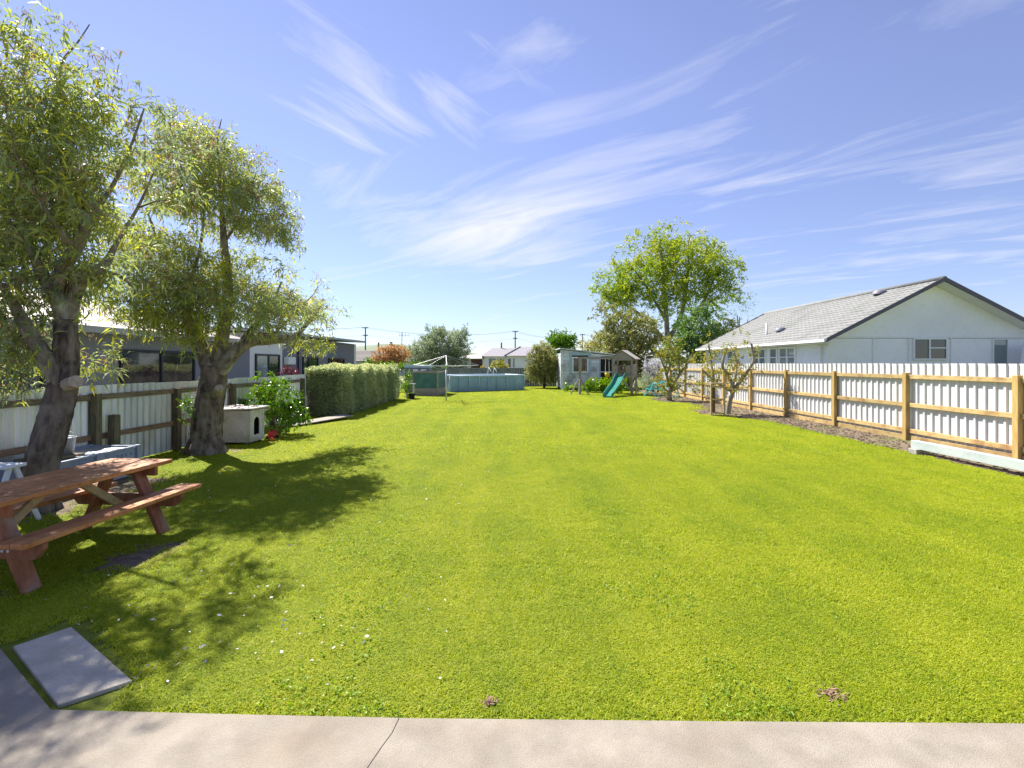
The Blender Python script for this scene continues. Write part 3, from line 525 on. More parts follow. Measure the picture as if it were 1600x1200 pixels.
# ------------------------------------------------------------------ the two big trees on the left
def big_tree(label, limbs, blobs, K, per, seed, base, stubs, gap=-.06):
    t = thing('wattle_tree', label, 'tree', base, 0, 'old wattle trees along the iron fence'); limbs = [px_limb(l) for l in limbs]; mb = MB(); limbs = limbs[:1] + [[(p, r * (1 if k < len(l) - 3 else .62)) for k, (p, r) in enumerate(l)] for l in limbs[1:]]
    for i, l in enumerate(limbs):
        m_ = mb if i == 0 else MB(); m_.tube([p for p, _ in l], [r for _, r in l], 32 if i == 0 else 14, smooth=10 if i == 0 else 6, jit=.035 if i == 0 else .05, ridge=.035 if i == 0 else .025)
        if i: m_.build('limb', M['bark_mid'], t, True)
    tw = MB()
    b = limbs[0][0]
    for k in range(7):      # root flares
        a = k * .9 + seed; d = Vector((math.cos(a), math.sin(a), 0)); mb.tube([b[0] + d * b[1] * .55 + Vector((0, 0, .3)), b[0] + d * b[1] * .95 + Vector((0, 0, .06)), b[0] + d * b[1] * 1.35 + Vector((0, 0, -.08))], [b[1] * .35, b[1] * .3, b[1] * .12], 7, smooth=3, jit=.05)
    nd, rd = limb_nodes(limbs[1:], .22); C = sample_blobs(blobs, K, gap, 2.7, seed, .5); connect(tw, nd, rd, C, .03, 5, .06); tw.build('twigs', M['bark_mid'], t, True)
    tr = mb.build('trunk', M['bark'], t, True)
    for p0, p1, r in stubs:
        a, c = P(*p0), P(*p1); MB().tube([a - (c - a) * .4, a.lerp(c, .5), c], [r, r * .97, r * .85], 14, jit=.06).build('cut_limb', M['cut'], tr)
    base_, d, L, W, ti = shoots(C, per, 4, .26, .135, .025, (0, 0, -.12), 1.0, (0, .92), .9, seed, .05)
    leaf_object('crown', base_, d, L, W, ti, LM['wattle'], t, .3)
    # brown seed pods hanging in the crown
    Cs = C[rng.integers(0, len(C), len(C) // 3)] + rng.normal(size=(len(C) // 3, 3)) * .12; bs = np.repeat(Cs, 14, 0) + rng.normal(size=(len(Cs) * 14, 3)) * .05
    leaf_object('seed_pods', bs, np.tile([0, 0, -1.], (len(bs), 1)) + unit(len(bs)) * .4, .06, .012, np.full(len(bs), 1.), LM['wattle'], t)['kind'] = 'stuff'
    return t
def grown(bl, k=1.1, ky=1.1): return [(c, (r[0] * k, r[1] * ky, r[2] * k)) for c, r in bl]
T1 = [[(55, 800, 5.9, .205), (60, 745, 5.9, .172), (76, 685, 5.93, .165), (93, 625, 6.0, .155), (103, 580, 6.05, .135), (104, 540, 6.05, .125), (102, 500, 6.05, .115)],
 [(102, 505, 6.05, .11), (112, 465, 6.1, .095), (127, 437, 6.15, .085), (150, 424, 6.2, .07), (166, 410, 6.3, .055), (185, 375, 6.4, .04), (215, 325, 6.5, .03), (240, 270, 6.6, .016)],
 [(102, 505, 6.05, .1), (92, 470, 6, .085), (80, 452, 5.95, .08), (62, 420, 5.9, .06), (40, 380, 5.8, .045), (0, 330, 5.7, .03), (-60, 280, 5.6, .018)],
 [(86, 462, 5.98, .075), (98, 422, 6.0, .075), (119, 385, 6.0, .07), (139, 332, 6, .065), (120, 297, 6, .055), (100, 250, 6, .05), (82, 212, 5.95, .038), (58, 194, 5.9, .028), (0, 137, 5.7, .015)],
 [(98, 245, 6, .045), (80, 185, 6, .035), (93, 142, 6, .03), (97, 98, 6, .024), (120, 68, 6, .015), (140, 38, 6, .008)],
 [(139, 335, 6, .05), (170, 300, 6.1, .04), (200, 240, 6.2, .028), (225, 170, 6.2, .015)],
 [(95, 600, 6, .11), (72, 562, 5.9, .09), (42, 512, 5.8, .075), (5, 450, 5.7, .055), (-60, 390, 5.6, .04), (-140, 300, 5.5, .02)],
 [(119, 390, 6, .05), (85, 350, 5.7, .04), (50, 290, 5.5, .03), (20, 230, 5.3, .015)],
 [(150, 424, 6.2, .045), (185, 430, 6.5, .035), (215, 455, 6.8, .02)], [(42, 512, 5.8, .05), (20, 540, 5.9, .03), (0, 575, 6, .015)]]
B1 = [blob(50, 110, 5.9, 105, 75, 1.0), blob(115, 190, 6.1, 130, 85, 1.1), blob(30, 250, 5.7, 130, 100, 1.2), blob(180, 260, 6.3, 105, 90, 1.0), blob(90, 340, 6.1, 150, 90, 1.2), blob(215, 370, 6.7, 80, 80, .9), blob(20, 420, 5.8, 120, 85, 1.1), blob(170, 450, 6.5, 85, 55, .8), blob(20, 530, 5.9, 65, 65, .7), blob(190, 520, 6.8, 60, 45, .5), blob(-130, 320, 5.8, 130, 190, 1.4), blob(40, 45, 5.9, 50, 28, .5), blob(235, 210, 6.6, 50, 70, .8), blob(0, 580, 5.9, 50, 40, .5), blob(155, 555, 6.7, 62, 38, .45), blob(60, 540, 5.7, 30, 30, .3), blob(260, 300, 6.8, 50, 70, .7), blob(240, 420, 7.2, 55, 60, .6)]
big_tree('leaning wattle tree with dark trunk behind the picnic table', T1, grown(B1, 1.1, .8), 1150, 24, 5, P(55, 800, 5.9), [((104, 602, 6.0), (119, 596, 5.86), .085), ((128, 436, 6.15), (128, 424, 6.1), .07)])
T2 = [[(322, 712, 9.75, .34), (322, 680, 9.77, .285), (325, 640, 9.8, .26), (332, 600, 9.8, .25), (336, 572, 9.8, .22)],
 [(330, 585, 9.8, .16), (315, 545, 9.8, .14), (300, 510, 9.7, .115), (285, 460, 9.6, .095), (265, 410, 9.5, .075), (245, 370, 9.4, .045), (228, 325, 9.3, .025)],
 [(337, 580, 9.8, .16), (345, 540, 9.9, .135), (352, 495, 9.9, .115), (356, 440, 9.9, .09), (350, 380, 9.9, .07), (345, 300, 9.9, .05), (340, 225, 9.9, .03), (346, 186, 9.9, .012)],
 [(340, 585, 9.8, .16), (362, 555, 9.85, .14), (390, 533, 10, .13), (425, 530, 10.3, .115), (459, 526, 10.8, .095), (478, 508, 11.2, .075), (500, 480, 11.5, .03)],
 [(372, 548, 9.9, .11), (395, 512, 10, .09), (420, 485, 10.2, .055), (440, 440, 10.3, .025)], [(350, 380, 9.9, .05), (380, 330, 10, .035), (400, 270, 10.1, .015)], [(285, 460, 9.6, .06), (310, 400, 9.3, .045), (320, 320, 9.2, .02)], [(420, 530, 10.3, .05), (450, 500, 10.6, .035), (490, 460, 10.8, .015)]]
B2 = [blob(325, 260, 9.8, 62, 60, 1.2), blob(385, 310, 10, 55, 62, 1.2), blob(300, 350, 9.6, 95, 75, 1.4), blob(390, 400, 10, 68, 62, 1.3), blob(455, 460, 10.8, 62, 38, 1.1), blob(500, 485, 11.7, 34, 26, .8), blob(330, 455, 9.4, 80, 50, 1.2), blob(255, 440, 9, 70, 65, 1.2), blob(400, 485, 9.2, 45, 30, .8), blob(480, 535, 11.2, 38, 14, .5), blob(230, 520, 9.0, 55, 30, .6), blob(235, 330, 9.4, 62, 75, 1.1), blob(430, 365, 10.2, 28, 40, .8), blob(300, 215, 9.7, 40, 35, .8), blob(440, 500, 10, 45, 30, .9), blob(290, 500, 9.2, 60, 35, .8), blob(205, 500, 8.9, 60, 45, .6), blob(270, 535, 9.0, 45, 28, .5), blob(185, 555, 8.8, 42, 30, .4), blob(300, 560, 9.4, 30, 25, .4)]
big_tree('wattle tree with stout forked trunk beside the dog kennel', T2, grown(B2, 1.13, 1.1), 1850, 22, 9, P(322, 712, 9.75), [((340, 612, 9.7), (343, 606, 9.45), .085)], gap=-.03)

# ------------------------------------------------------------------ other plants
def hedge():
    t = thing('clipped_hedge', 'long clipped variegated hedge at the end of the iron fence', 'hedge', (-6.3, 20.4, 0)); x0, x1, y0, y1, zt = -7.0, -5.75, 16.35, 24.5, 1.66
    MB().b2((x0 + .15, y0 + .15, 0), (x1 - .15, y1 - .15, zt - .2)).build('inner_twigs', M['bark'], t); n = 62000; fa = rng.choice(4, n, p=[.55, .22, .19, .04]); u, v, dn = rng.uniform(0, 1, n), rng.uniform(0, 1, n), np.abs(rng.normal(size=n)) * .07
    p = np.zeros((n, 3)); d = np.zeros((n, 3)); Y, Zh = y0 + u * (y1 - y0), .02 + v * (zt - .02)
    m = fa == 0; p[m] = np.c_[x1 - dn[m], Y[m], Zh[m]]; d[m] = (1, 0, .4)
    m = fa == 1; p[m] = np.c_[x0 + v[m] * (x1 - x0), Y[m], zt - dn[m]]; d[m] = (0, 0, 1)
    m = fa == 2; p[m] = np.c_[x0 + u[m] * (x1 - x0), y0 + dn[m], Zh[m]]; d[m] = (0, -1, .4)
    m = fa == 3; p[m] = np.c_[x0 + u[m] * (x1 - x0), y1 - dn[m], Zh[m]]; d[m] = (0, 1, .4)
    bul = .09 * np.sin(p[:, 1] * 4.1 + 1) + .13 * lump(p, 2.6, 4) + .05 * lump(p, 9, 5); p += d * bul[:, None]; p[:, 0] += -.16 * np.clip((p[:, 2] - 1.35) / .3, 0, 1) * (fa == 0); p[:, 2] = np.maximum(p[:, 2], .02)
    ti = .35 + .2 * lump(p, 2.2, 8) + rng.normal(size=n) * .14 + .3 * (fa == 1)
    leaf_object('foliage', p, d + unit(n) * .9, .06 * rng.uniform(.6, 1.7, n), .03 * rng.uniform(.6, 1.4, n), ti, LM['hedge'], t)
hedge()
bush('citrus_shrub', 'bright green leafy shrub between dog kennel and hedge', 'shrub', (-5.95, 12.4, 0), [blob(430, 635, 12.2, 42, 40, .55), blob(450, 655, 12.2, 30, 24, .5), blob(415, 605, 12.3, 24, 18, .4), blob(468, 600, 12.5, 10, 8, .2)], 5200, .075, .04, LM['citrus'], 2, gap=-.7, stems=9, sh=5)
for px, py, Y, w, h, lab in ((292, 640, 9.55, 11, 26, 'small self sown plant against the iron fence beside the forked tree'), (383, 622, 12.4, 10, 14, 'small dark leafy plant on the fence behind the kennel')):
    b = P(px, 568 + H * F / Y, Y); bush('sapling', lab, 'plant', b, [blob(px, py, Y, w, h, .12)], 420, .06, .022, LM['citrus'], 4, stems=3, stem_r=.006)
def fork_tree(name, label, blobs, base, trunk_r, n, Lf, Wf, m, seed, limbs, K, gap=-.3, gsc=.8, group=None, sh=4, length=.7, bark='bark_pale'):
    t = thing(name, label, 'tree', base, 0, group); mb = MB(); limbs = [px_limb(l) for l in limbs]
    for l in limbs: mb.tube([p for p, _ in l], [r for _, r in l], 8, smooth=3, jit=.05)
    nd, rd = limb_nodes(limbs, .5); C = sample_blobs(blobs, K, gap, gsc, seed, .5); connect(mb, nd, rd, C, .07, 4, .05, .012); mb.build('trunk', M[bark], t, True)
    leaf_object('crown', *shoots(C, n // K, sh, length, Lf, Wf, (0, 0, .15), seed=seed, drift=.6), m, t); return t
b = P(1043, 604, 46); b.z = -.05
fork_tree('ash_tree', 'tall round ash tree with forked limbs behind the playset', [blob(1045, 425, 46, 95, 68, 4), blob(975, 450, 45, 55, 40, 2.6), blob(1115, 430, 46, 52, 55, 2.8), blob(1050, 385, 46, 75, 36, 3), blob(1060, 480, 45, 65, 35, 2.5), blob(960, 470, 45, 40, 28, 2), blob(1135, 460, 47, 30, 35, 2)], b, .4, 40000, .25, .10, LM['ash'], 21,
 [[(1043, 606, 46, .45), (1043, 560, 46, .38), (1043, 525, 46, .34)], [(1043, 530, 46, .28), (1040, 480, 46, .22), (1035, 420, 46, .14), (1030, 370, 46, .05)], [(1045, 530, 46, .26), (1065, 490, 46, .2), (1075, 430, 46.5, .14), (1075, 375, 46.5, .05)], [(1040, 535, 46, .22), (1010, 500, 45.5, .17), (975, 475, 45, .1), (940, 460, 45, .05)], [(1048, 555, 46, .22), (1080, 510, 45.5, .18), (1105, 460, 45.5, .12), (1125, 415, 46, .05)], [(1040, 500, 46, .15), (1005, 440, 45.5, .1), (975, 405, 45.5, .04)]], 1000, -.18, 1.1)
def bt(name, lab, cat, px, Y, blobs, n, Lf, Wf, m, seed, **k): q = P(px, 568, Y); return bush(name, lab, cat, (q.x, Y, -.05), [blob(*a) for a in blobs], n, Lf, Wf, LM[m], seed, stem_r=k.pop('stem_r', .09), gsc=k.pop('gsc', .9), **k)
bt('olive_tree', 'dense olive green tree left of the tall ash trunk', 'tree', 980, 36, [(985, 530, 36, 50, 45, 2), (960, 545, 36, 32, 40, 1.6), (1005, 555, 36, 40, 30, 1.6), (950, 490, 36.5, 22, 20, 1), (985, 575, 36, 50, 20, 1.5)], 22000, .2, .09, 'olive', 31)
bt('evergreen_tree', 'dark green tree between tall ash and white house', 'tree', 1095, 39, [(1095, 520, 39, 38, 42, 2), (1075, 555, 38, 40, 35, 1.6), (1120, 545, 39, 25, 25, 1.5), (1075, 580, 37, 40, 15, 1)], 19000, .22, .1, 'dark_leaf', 32)
bt('yellowing_tree', 'yellow and rust bushy tree behind the white house roof', 'tree', 1130, 46, [(1130, 520, 46, 30, 22, 1.6), (1145, 530, 46, 22, 20, 1.5)], 5000, .22, .1, 'olive', 33)
bt('bare_tree', 'nearly leafless slender tree above the white house roof', 'tree', 1157, 50, [(1152, 480, 50, 30, 26, 1.4), (1168, 470, 50, 14, 18, 1)], 700, .16, .05, 'dark_leaf', 34, clusters=120)
bt('rust_shrub', 'orange brown shrub behind the right end of the peeling shed', 'shrub', 925, 42, [(918, 545, 42, 22, 14, 1), (935, 535, 42, 14, 14, 1)], 2600, .16, .07, 'autumn', 35, stem_r=.04)
bt('willow_tree', 'soft grey green willowy tree behind the clothesline', 'tree', 690, 44, [(690, 545, 44, 38, 30, 2.2), (660, 555, 44, 25, 22, 1.6), (718, 548, 44, 20, 30, 1.6), (680, 525, 44, 22, 14, 1.4), (705, 575, 43, 30, 18, 1.2), (725, 525, 44, 10, 14, .8), (650, 570, 43, 22, 10, 1), (690, 575, 43, 40, 12, 1)], 30000, .2, .06, 'willow', 36, bias=(0, 0, .7), gap=-2)
bt('copper_shrub', 'copper and orange leaved shrub in front of the brown tiled roof', 'shrub', 608, 36, [(608, 557, 36, 26, 14, 1), (622, 553, 36, 18, 14, 1), (590, 563, 36, 12, 8, .7), (610, 568, 36, 24, 6, .7)], 8000, .13, .07, 'copper', 37, stem_r=.04)
bt('low_hedge', 'low bright green hedge behind the clipped hedge', 'hedge', 640, 31, [(600, 573, 31, 36, 5, .5), (660, 574, 31, 36, 5, .5), (575, 568, 31, 14, 6, .5)], 5000, .1, .05, 'citrus', 38, stem_r=.03)
bt('purple_plant', 'dark red leaved plant showing over the iron fence', 'plant', 458, 18.2, [(452, 581, 18.2, 11, 3.5, .2)], 300, .09, .04, 'purple', 39, stem_r=.012)
bt('garden_bush', 'large olive and rust bush between pool and peeling shed', 'shrub', 850, 35.5, [(848, 565, 35.5, 25, 25, 1.2), (865, 575, 35.5, 14, 18, 1), (838, 580, 35.5, 14, 12, .8), (850, 550, 36, 16, 14, 1), (848, 590, 35.2, 24, 10, .9)], 17000, .13, .055, 'olive', 40, stem_r=.04)
bt('garden_tree', 'bright green young tree rising behind the peeling shed', 'tree', 872, 41, [(872, 540, 41, 22, 20, 1.3), (885, 535, 41, 14, 14, 1), (860, 535, 41, 10, 10, .8)], 5000, .2, .09, 'citrus', 41, stem_r=.07)
bt('yard_shrub', 'small yellow green shrub in front of the white bungalow', 'shrub', 775, 55, [(780, 573, 55, 14, 8, .8), (762, 574, 55, 8, 8, .6)], 1500, .2, .1, 'autumn', 42, stem_r=.04)
bt('blossom_shrub', 'white flowering shrub behind the playset by the new fence', 'shrub', 1020, 31, [(1018, 575, 31, 16, 16, .7), (1032, 572, 31, 10, 10, .6), (1012, 592, 31, 10, 8, .6)], 4200, .08, .05, 'blossom', 43, stem_r=.03)
bt('tall_weeds', 'tall grey green weeds behind the playset ladder', 'plant', 1012, 29.6, [(1012, 600, 29.6, 16, 12, .5), (1024, 604, 29.4, 8, 8, .4)], 2600, .12, .02, 'willow', 44, stem_r=.012, bias=(0, 0, .9))
bt('pumpkin_vine', 'broad leaved yellow green vine under the peeling shed', 'plant', 945, 29.6, [(935, 602, 30, 20, 8, .5), (958, 603, 29.5, 20, 9, .6), (895, 606, 31, 14, 4, .4), (915, 606, 30.5, 14, 5, .4)], 3000, .13, .11, 'citrus', 45, stem_r=.012, tints=(.5, 1))
bt('pot_plant', 'leafy plant at the end of the clipped hedge', 'plant', 637, 24.8, [(637, 604, 24.8, 8, 14, .25), (638, 590, 24.8, 5, 6, .2)], 700, .1, .05, 'citrus', 46, stem_r=.012)
tag(MB().lathe([(0, 0), (.12, 0), (.16, .26), (.175, .26), (.175, .3), (.14, .3), (.12, .1), (0, .1)], (-5.0, 24.3, 0), 16).build('plant_pot', M['dark'], smooth=False), 'small black plant pot at the hedge end', 'pot')
tag(MB().b2((-5.5, 24.9, .72), (-5.0, 25.2, .77)).b2((-5.45, 24.95, 0), (-5.41, 25.15, .72)).b2((-5.09, 24.95, 0), (-5.05, 25.15, .72)).build('potting_bench', M['plastic_white']), 'small white bench beside the hedge end', 'bench')
def pruned(label, limbs, n, m, seed, base, Lf=.07):
    t = thing('pruned_fruit_tree', label, 'tree', base, 0, 'pruned fruit trees in the bark bed'); limbs = [px_limb(l) for l in limbs]; mb = MB()
    for l in limbs: mb.tube([p for p, _ in l], [r * .66 for _, r in l], 12, smooth=5, jit=.08, ridge=.04)
    nd, rd = limb_nodes(limbs[1:], .12); nd = np.array(nd); C = nd[rng.integers(0, len(nd), 170)] + rng.normal(size=(170, 3)) * .2 + np.array((0, 0, .08)); connect(mb, list(nd), rd, C, .012, 4, .05, .003); mb.build('trunk', M['bark_pale'], t, True)
    leaf_object('crown', *shoots(C, n // 170, 3, .16, Lf, Lf * .55, (0, 0, .5), seed=seed), m, t)
pruned('hard pruned fruit tree with thick stubs behind the wooden shelf', [[(1137, 650, 17.4, .15), (1141, 625, 17.4, .125), (1148, 605, 17.4, .12)], [(1148, 607, 17.4, .09), (1165, 585, 17.3, .075), (1178, 562, 17.2, .065), (1174, 537, 17.2, .055)], [(1146, 605, 17.4, .09), (1138, 585, 17.4, .08), (1129, 572, 17.5, .07), (1135, 543, 17.6, .06)], [(1144, 612, 17.4, .08), (1120, 598, 17.3, .065), (1097, 578, 17.2, .055)], [(1116, 600, 17.3, .06), (1112, 570, 17.5, .055), (1107, 537, 17.6, .045)], [(1146, 600, 17.4, .06), (1152, 570, 17.6, .05), (1146, 550, 17.7, .045)]], 4200, LM['autumn'], 51, P(1137, 650, 17.4))
pruned('pruned fruit tree with orange tinted leaves beside the teal frame', [[(1046, 626, 23.6, .2), (1046, 605, 23.6, .16)], [(1046, 608, 23.6, .1), (1040, 580, 23.6, .08), (1028, 550, 23.6, .04)], [(1046, 610, 23.6, .11), (1062, 585, 23.5, .09), (1080, 560, 23.4, .06)], [(1043, 585, 23.6, .06), (1050, 555, 23.7, .045), (1047, 530, 23.7, .02)], [(1062, 585, 23.5, .06), (1060, 555, 23.6, .03)], [(1044, 612, 23.6, .06), (1030, 600, 23.5, .04)], [(1048, 612, 23.6, .06), (1075, 600, 23.5, .04), (1092, 612, 23.4, .02)]], 4200, LM['autumn'], 52, P(1046, 626, 23.6), .1)

# ------------------------------------------------------------------ picnic table
def picnic():
    t = thing('picnic_table', 'red stained timber picnic table with attached benches under the trees', 'table', (-4.19, 4.53, 0), math.radians(-4.2)); W = False; L2 = .9
    bd = lambda n, lo, hi, m, p=t, bv=.006: MB().b2(lo, hi).build(n, M[m], p, world=W, bevel=bv)
    for i in range(5): bd('tabletop_board', (-.36 + i * .145, -L2, .70), (-.36 + i * .145 + .138, L2, .742), 'stain')
    for s in (-1, 1):
        for k in (0, 1): a = s * (.44 + .0 * k) + (0 if s > 0 else 0); x0 = (.385 + k * .125) * s; x1 = (.385 + k * .125 + .118) * s; bd('bench_board', (min(x0, x1), -L2 + .03, .41), (max(x0, x1), L2 + .1, .45), 'stain')
        for e in (-1, 1):
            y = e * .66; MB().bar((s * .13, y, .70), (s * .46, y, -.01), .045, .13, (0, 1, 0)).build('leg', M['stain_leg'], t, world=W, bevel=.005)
    for e in (-1, 1):
        y = e * .71
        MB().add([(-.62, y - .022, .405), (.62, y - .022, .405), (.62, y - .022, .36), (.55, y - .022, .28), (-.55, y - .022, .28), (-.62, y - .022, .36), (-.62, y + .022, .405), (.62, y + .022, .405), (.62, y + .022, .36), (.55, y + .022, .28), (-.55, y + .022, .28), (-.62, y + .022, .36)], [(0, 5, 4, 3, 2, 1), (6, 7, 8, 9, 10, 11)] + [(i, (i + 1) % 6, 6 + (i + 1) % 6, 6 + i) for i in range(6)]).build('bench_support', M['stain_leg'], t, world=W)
        for bx_ in (-.34, -.29, .29, .34): MB().tube([(bx_, y + e * .02, .345), (bx_, y + e * .032, .345)], .011, 8).build('bolt', M['galv'], t, world=W)
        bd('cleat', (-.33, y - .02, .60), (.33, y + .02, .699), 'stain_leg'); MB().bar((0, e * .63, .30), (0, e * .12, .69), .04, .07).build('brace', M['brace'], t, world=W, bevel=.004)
picnic()
# bins, bucket, stool, timber
def crate(label, y0, y1):
    t = thing('storage_bin', label, 'bin', (-6.45, (y0 + y1) / 2, 0), 0, 'plastic bins along the iron fence'); x0, x1, h = -6.82, -6.06, .48
    c = MB(); th = .025; c.b2((x0, y0, .02), (x1, y1, .05)).b2((x1 - th, y0, .05), (x1, y1, h - .03)).b2((x0, y0, .05), (x0 + th, y1, h - .03)).b2((x0 + th, y0, .05), (x1 - th, y0 + th, h - .03)).b2((x0 + th, y1 - th, .05), (x1 - th, y1, h - .03)); c.build('body', M['crate'], t)
    for x in (x0, x1):
        for y in (y0, y1): MB().box((x, y, h / 2 + .01), (.075, .075, h)).build('corner_post', M['crate'], t, bevel=.008)
    r = MB(); r.b2((x1 - .03, y0 + .04, h - .03), (x1 + .022, y1 - .04, h)).b2((x0 - .022, y0 + .04, h - .03), (x0 + .03, y1 - .04, h)).b2((x0 + .04, y0 - .022, h - .03), (x1 - .04, y0 + .03, h)).b2((x0 + .04, y1 - .03, h - .03), (x1 - .04, y1 + .022, h)); r.build('rim', M['crate'], t)
    n = 7
    for k in range(n): a = y0 + .06 + k * (y1 - y0 - .12) / n; MB().b2((x1, a, h - .13), (x1 + .012, a + (y1 - y0 - .12) / n * .7, h - .09)).build('rib', M['crate'], t)
    for z in (.12, .22): MB().b2((x1, y0 + .05, z), (x1 + .01, y1 - .05, z + .025)).build('rib', M['crate'], t)
    MB().b2((x0 + .03, y0 + .03, .05), (x1 - .03, y1 - .03, .455)).build('contents', M['bucket'], t)
    return t
crate('grey blue plastic bin with a bucket standing on it', 6.42, 7.10); crate('grey blue plastic bin beside the corrugated fence post', 7.16, 7.86)
tag(MB().box((-6.45, 6.8, .494), (.52, .5, .026)).build('weathered_board', M['old_wood']), 'weathered board lying across the bin under the bucket', 'board')
t = thing('bucket', 'dented grey metal bucket on the plastic bin', 'bucket', (-6.38, 6.93, .508)); c = (-6.38, 6.93, .508)
MB().lathe([(0, .0), (.10, 0), (.135, .235), (.143, .24), (.135, .245), (.128, .235), (.095, .02), (0, .02)], c, 22).build('pail', M['bucket'], t, True)
MB().tube([(c[0] + .14 * math.cos(a), c[1] + .02, c[2] + .24 + .09 * math.sin(a)) for a in [math.pi * k / 10 for k in range(11)]], .004, 5).build('handle', M['galv'], t, True)
t = thing('step_stool', 'white folding plastic step stool behind the picnic table', 'stool', (-5.62, 5.3, 0)); c = Vector((-5.62, 5.3, 0))
for x in (-.2, .2):
    MB().bar(c + Vector((x, -.28, 0)), c + Vector((x * .8, -.02, .66)), .03, .05).build('leg', M['plastic_white'], t); MB().bar(c + Vector((x, .28, 0)), c + Vector((x * .8, .05, .66)), .03, .04).build('leg', M['plastic_white'], t)
MB().b2(c + Vector((-.2, -.1, .66)), c + Vector((.2, .14, .695))).build('top_step', M['plastic_white'], t, bevel=.008); MB().b2(c + Vector((-.19, -.3, .38)), c + Vector((.19, -.12, .41))).build('step', M['plastic_white'], t, bevel=.006)
for i, (z, dx) in enumerate(((.18, 0), (.26, .04))): tag(MB().b2((-6.85 + dx, 5.0, z - .08), (-6.62 + dx, 6.36, z)).build('timber_plank', M['old_wood'], bevel=.005), ('lower' if i == 0 else 'upper') + ' weathered timber plank of the pile by the iron fence', 'plank', 'old planks by the iron fence')
# ------------------------------------------------------------------ kennel, toy, boards
def kennel():
    t = thing('dog_kennel', 'old cream painted dog kennel with arched doorway beside the forked tree', 'kennel', (-6.2, 11, 0)); x0, x1, y0, y1, z0, z1 = -6.62, -5.78, 10.72, 11.32, .06, .76; b = MB(); th = .02
    b.b2((x0, y0, z0), (x1 - th, y0 + th, z1)).b2((x0, y1 - th, z0), (x1 - th, y1, z1)).b2((x0, y0 + th, z0), (x0 + th, y1 - th, z1)).b2((x0 + th, y0 + th, z0), (x1 - th, y1 - th, z0 + .02)); b.build('wall', M['kennel'], t)
    yc, w, zb, zs = 11.02, .125, .2, .47; inner, outer = [], []
    for k in range(17):
        a = math.pi * k / 16; inner.append((yc + w * math.cos(a), zs + w * math.sin(a)))
    inner = [(yc + w, zb)] + inner + [(yc - w, zb)]
    def proj(p):
        d = Vector((p[0] - yc, p[1] - .42)); s = min((.3 / abs(d.x)) if abs(d.x) > 1e-6 else 9, ((.34 if d.y > 0 else .36) / abs(d.y)) if abs(d.y) > 1e-6 else 9); return (yc + d.x * s, .42 + d.y * s)
    outer = [proj(p) for p in inner]; n = len(inner); f = MB()
    vs = [(x1, *p) for p in inner] + [(x1, *p) for p in outer] + [(x1 - th, *p) for p in inner]; fs = [(i, n + i, n + (i + 1) % n, (i + 1) % n) for i in range(n)] + [(i, (i + 1) % n, 2 * n + (i + 1) % n, 2 * n + i) for i in range(n)]
    f.add(vs, fs).build('front_panel', M['kennel'], t)
    for lo_, hi_ in (((x1 - .018, y0 - .004, z0), (x1 + .012, y0 + .07, z1)), ((x1 - .018, y1 - .07, z0), (x1 + .012, y1 + .004, z1)), ((x1 - .016, y0 + .07, z0 + .001), (x1 + .010, y1 - .07, z0 + .07)), ((x1 - .016, y0 + .07, z1 - .07), (x1 + .010, y1 - .07, z1))): MB().b2(lo_, hi_).build('trim_board', M['kennel'], t)
    MB().b2((x1 - .3, y0 + .021, z0 + .021), (x1 - .28, y1 - .021, z1 - .002)).b2((x1 - .28, y0 + .021, z0 + .021), (x1 - .022, y0 + .03, z1 - .002)).b2((x1 - .28, y1 - .03, z0 + .021), (x1 - .022, y1 - .021, z1 - .002)).build('inside_shade', M['dark'], t)  # near-black panels paint the shade inside the arched doorway
    MB().add([(x0 - .06, y0 - .06, z1 + .0), (x1 + .1, y0 - .06, z1 + .03), (x1 + .1, y1 + .06, z1 + .03), (x0 - .06, y1 + .06, z1), (x0 - .06, y0 - .06, z1 + .03), (x1 + .1, y0 - .06, z1 + .06), (x1 + .1, y1 + .06, z1 + .06), (x0 - .06, y1 + .06, z1 + .03)], [(0, 3, 2, 1), (4, 5, 6, 7), (0, 1, 5, 4), (1, 2, 6, 5), (2, 3, 7, 6), (3, 0, 4, 7)]).build('roof', M['kennel'], t)
    for x in (x0 + .05, x1 - .08):
        for y in (y0 + .03, y1 - .03): MB().b2((x - .03, y - .025, 0), (x + .03, y + .025, z0)).build('foot', M['old_wood'], t)
    m = MB()
    for k in range(70): s = rnd.uniform(.02, .06); m.box((rnd.uniform(x0 + .1, x1), rnd.uniform(y0, y1), z1 + .055 + rnd.uniform(0, .03)), (s, s * .6, .012), Matrix.Rotation(rnd.uniform(0, 6), 3, 'Z') @ Matrix.Rotation(rnd.uniform(-.4, .4), 3, 'X'))
    tag(m.build('kennel_litter', M['foil']), 'scraps and dry leaves lying on the kennel roof', 'litter', kind='stuff')
kennel()
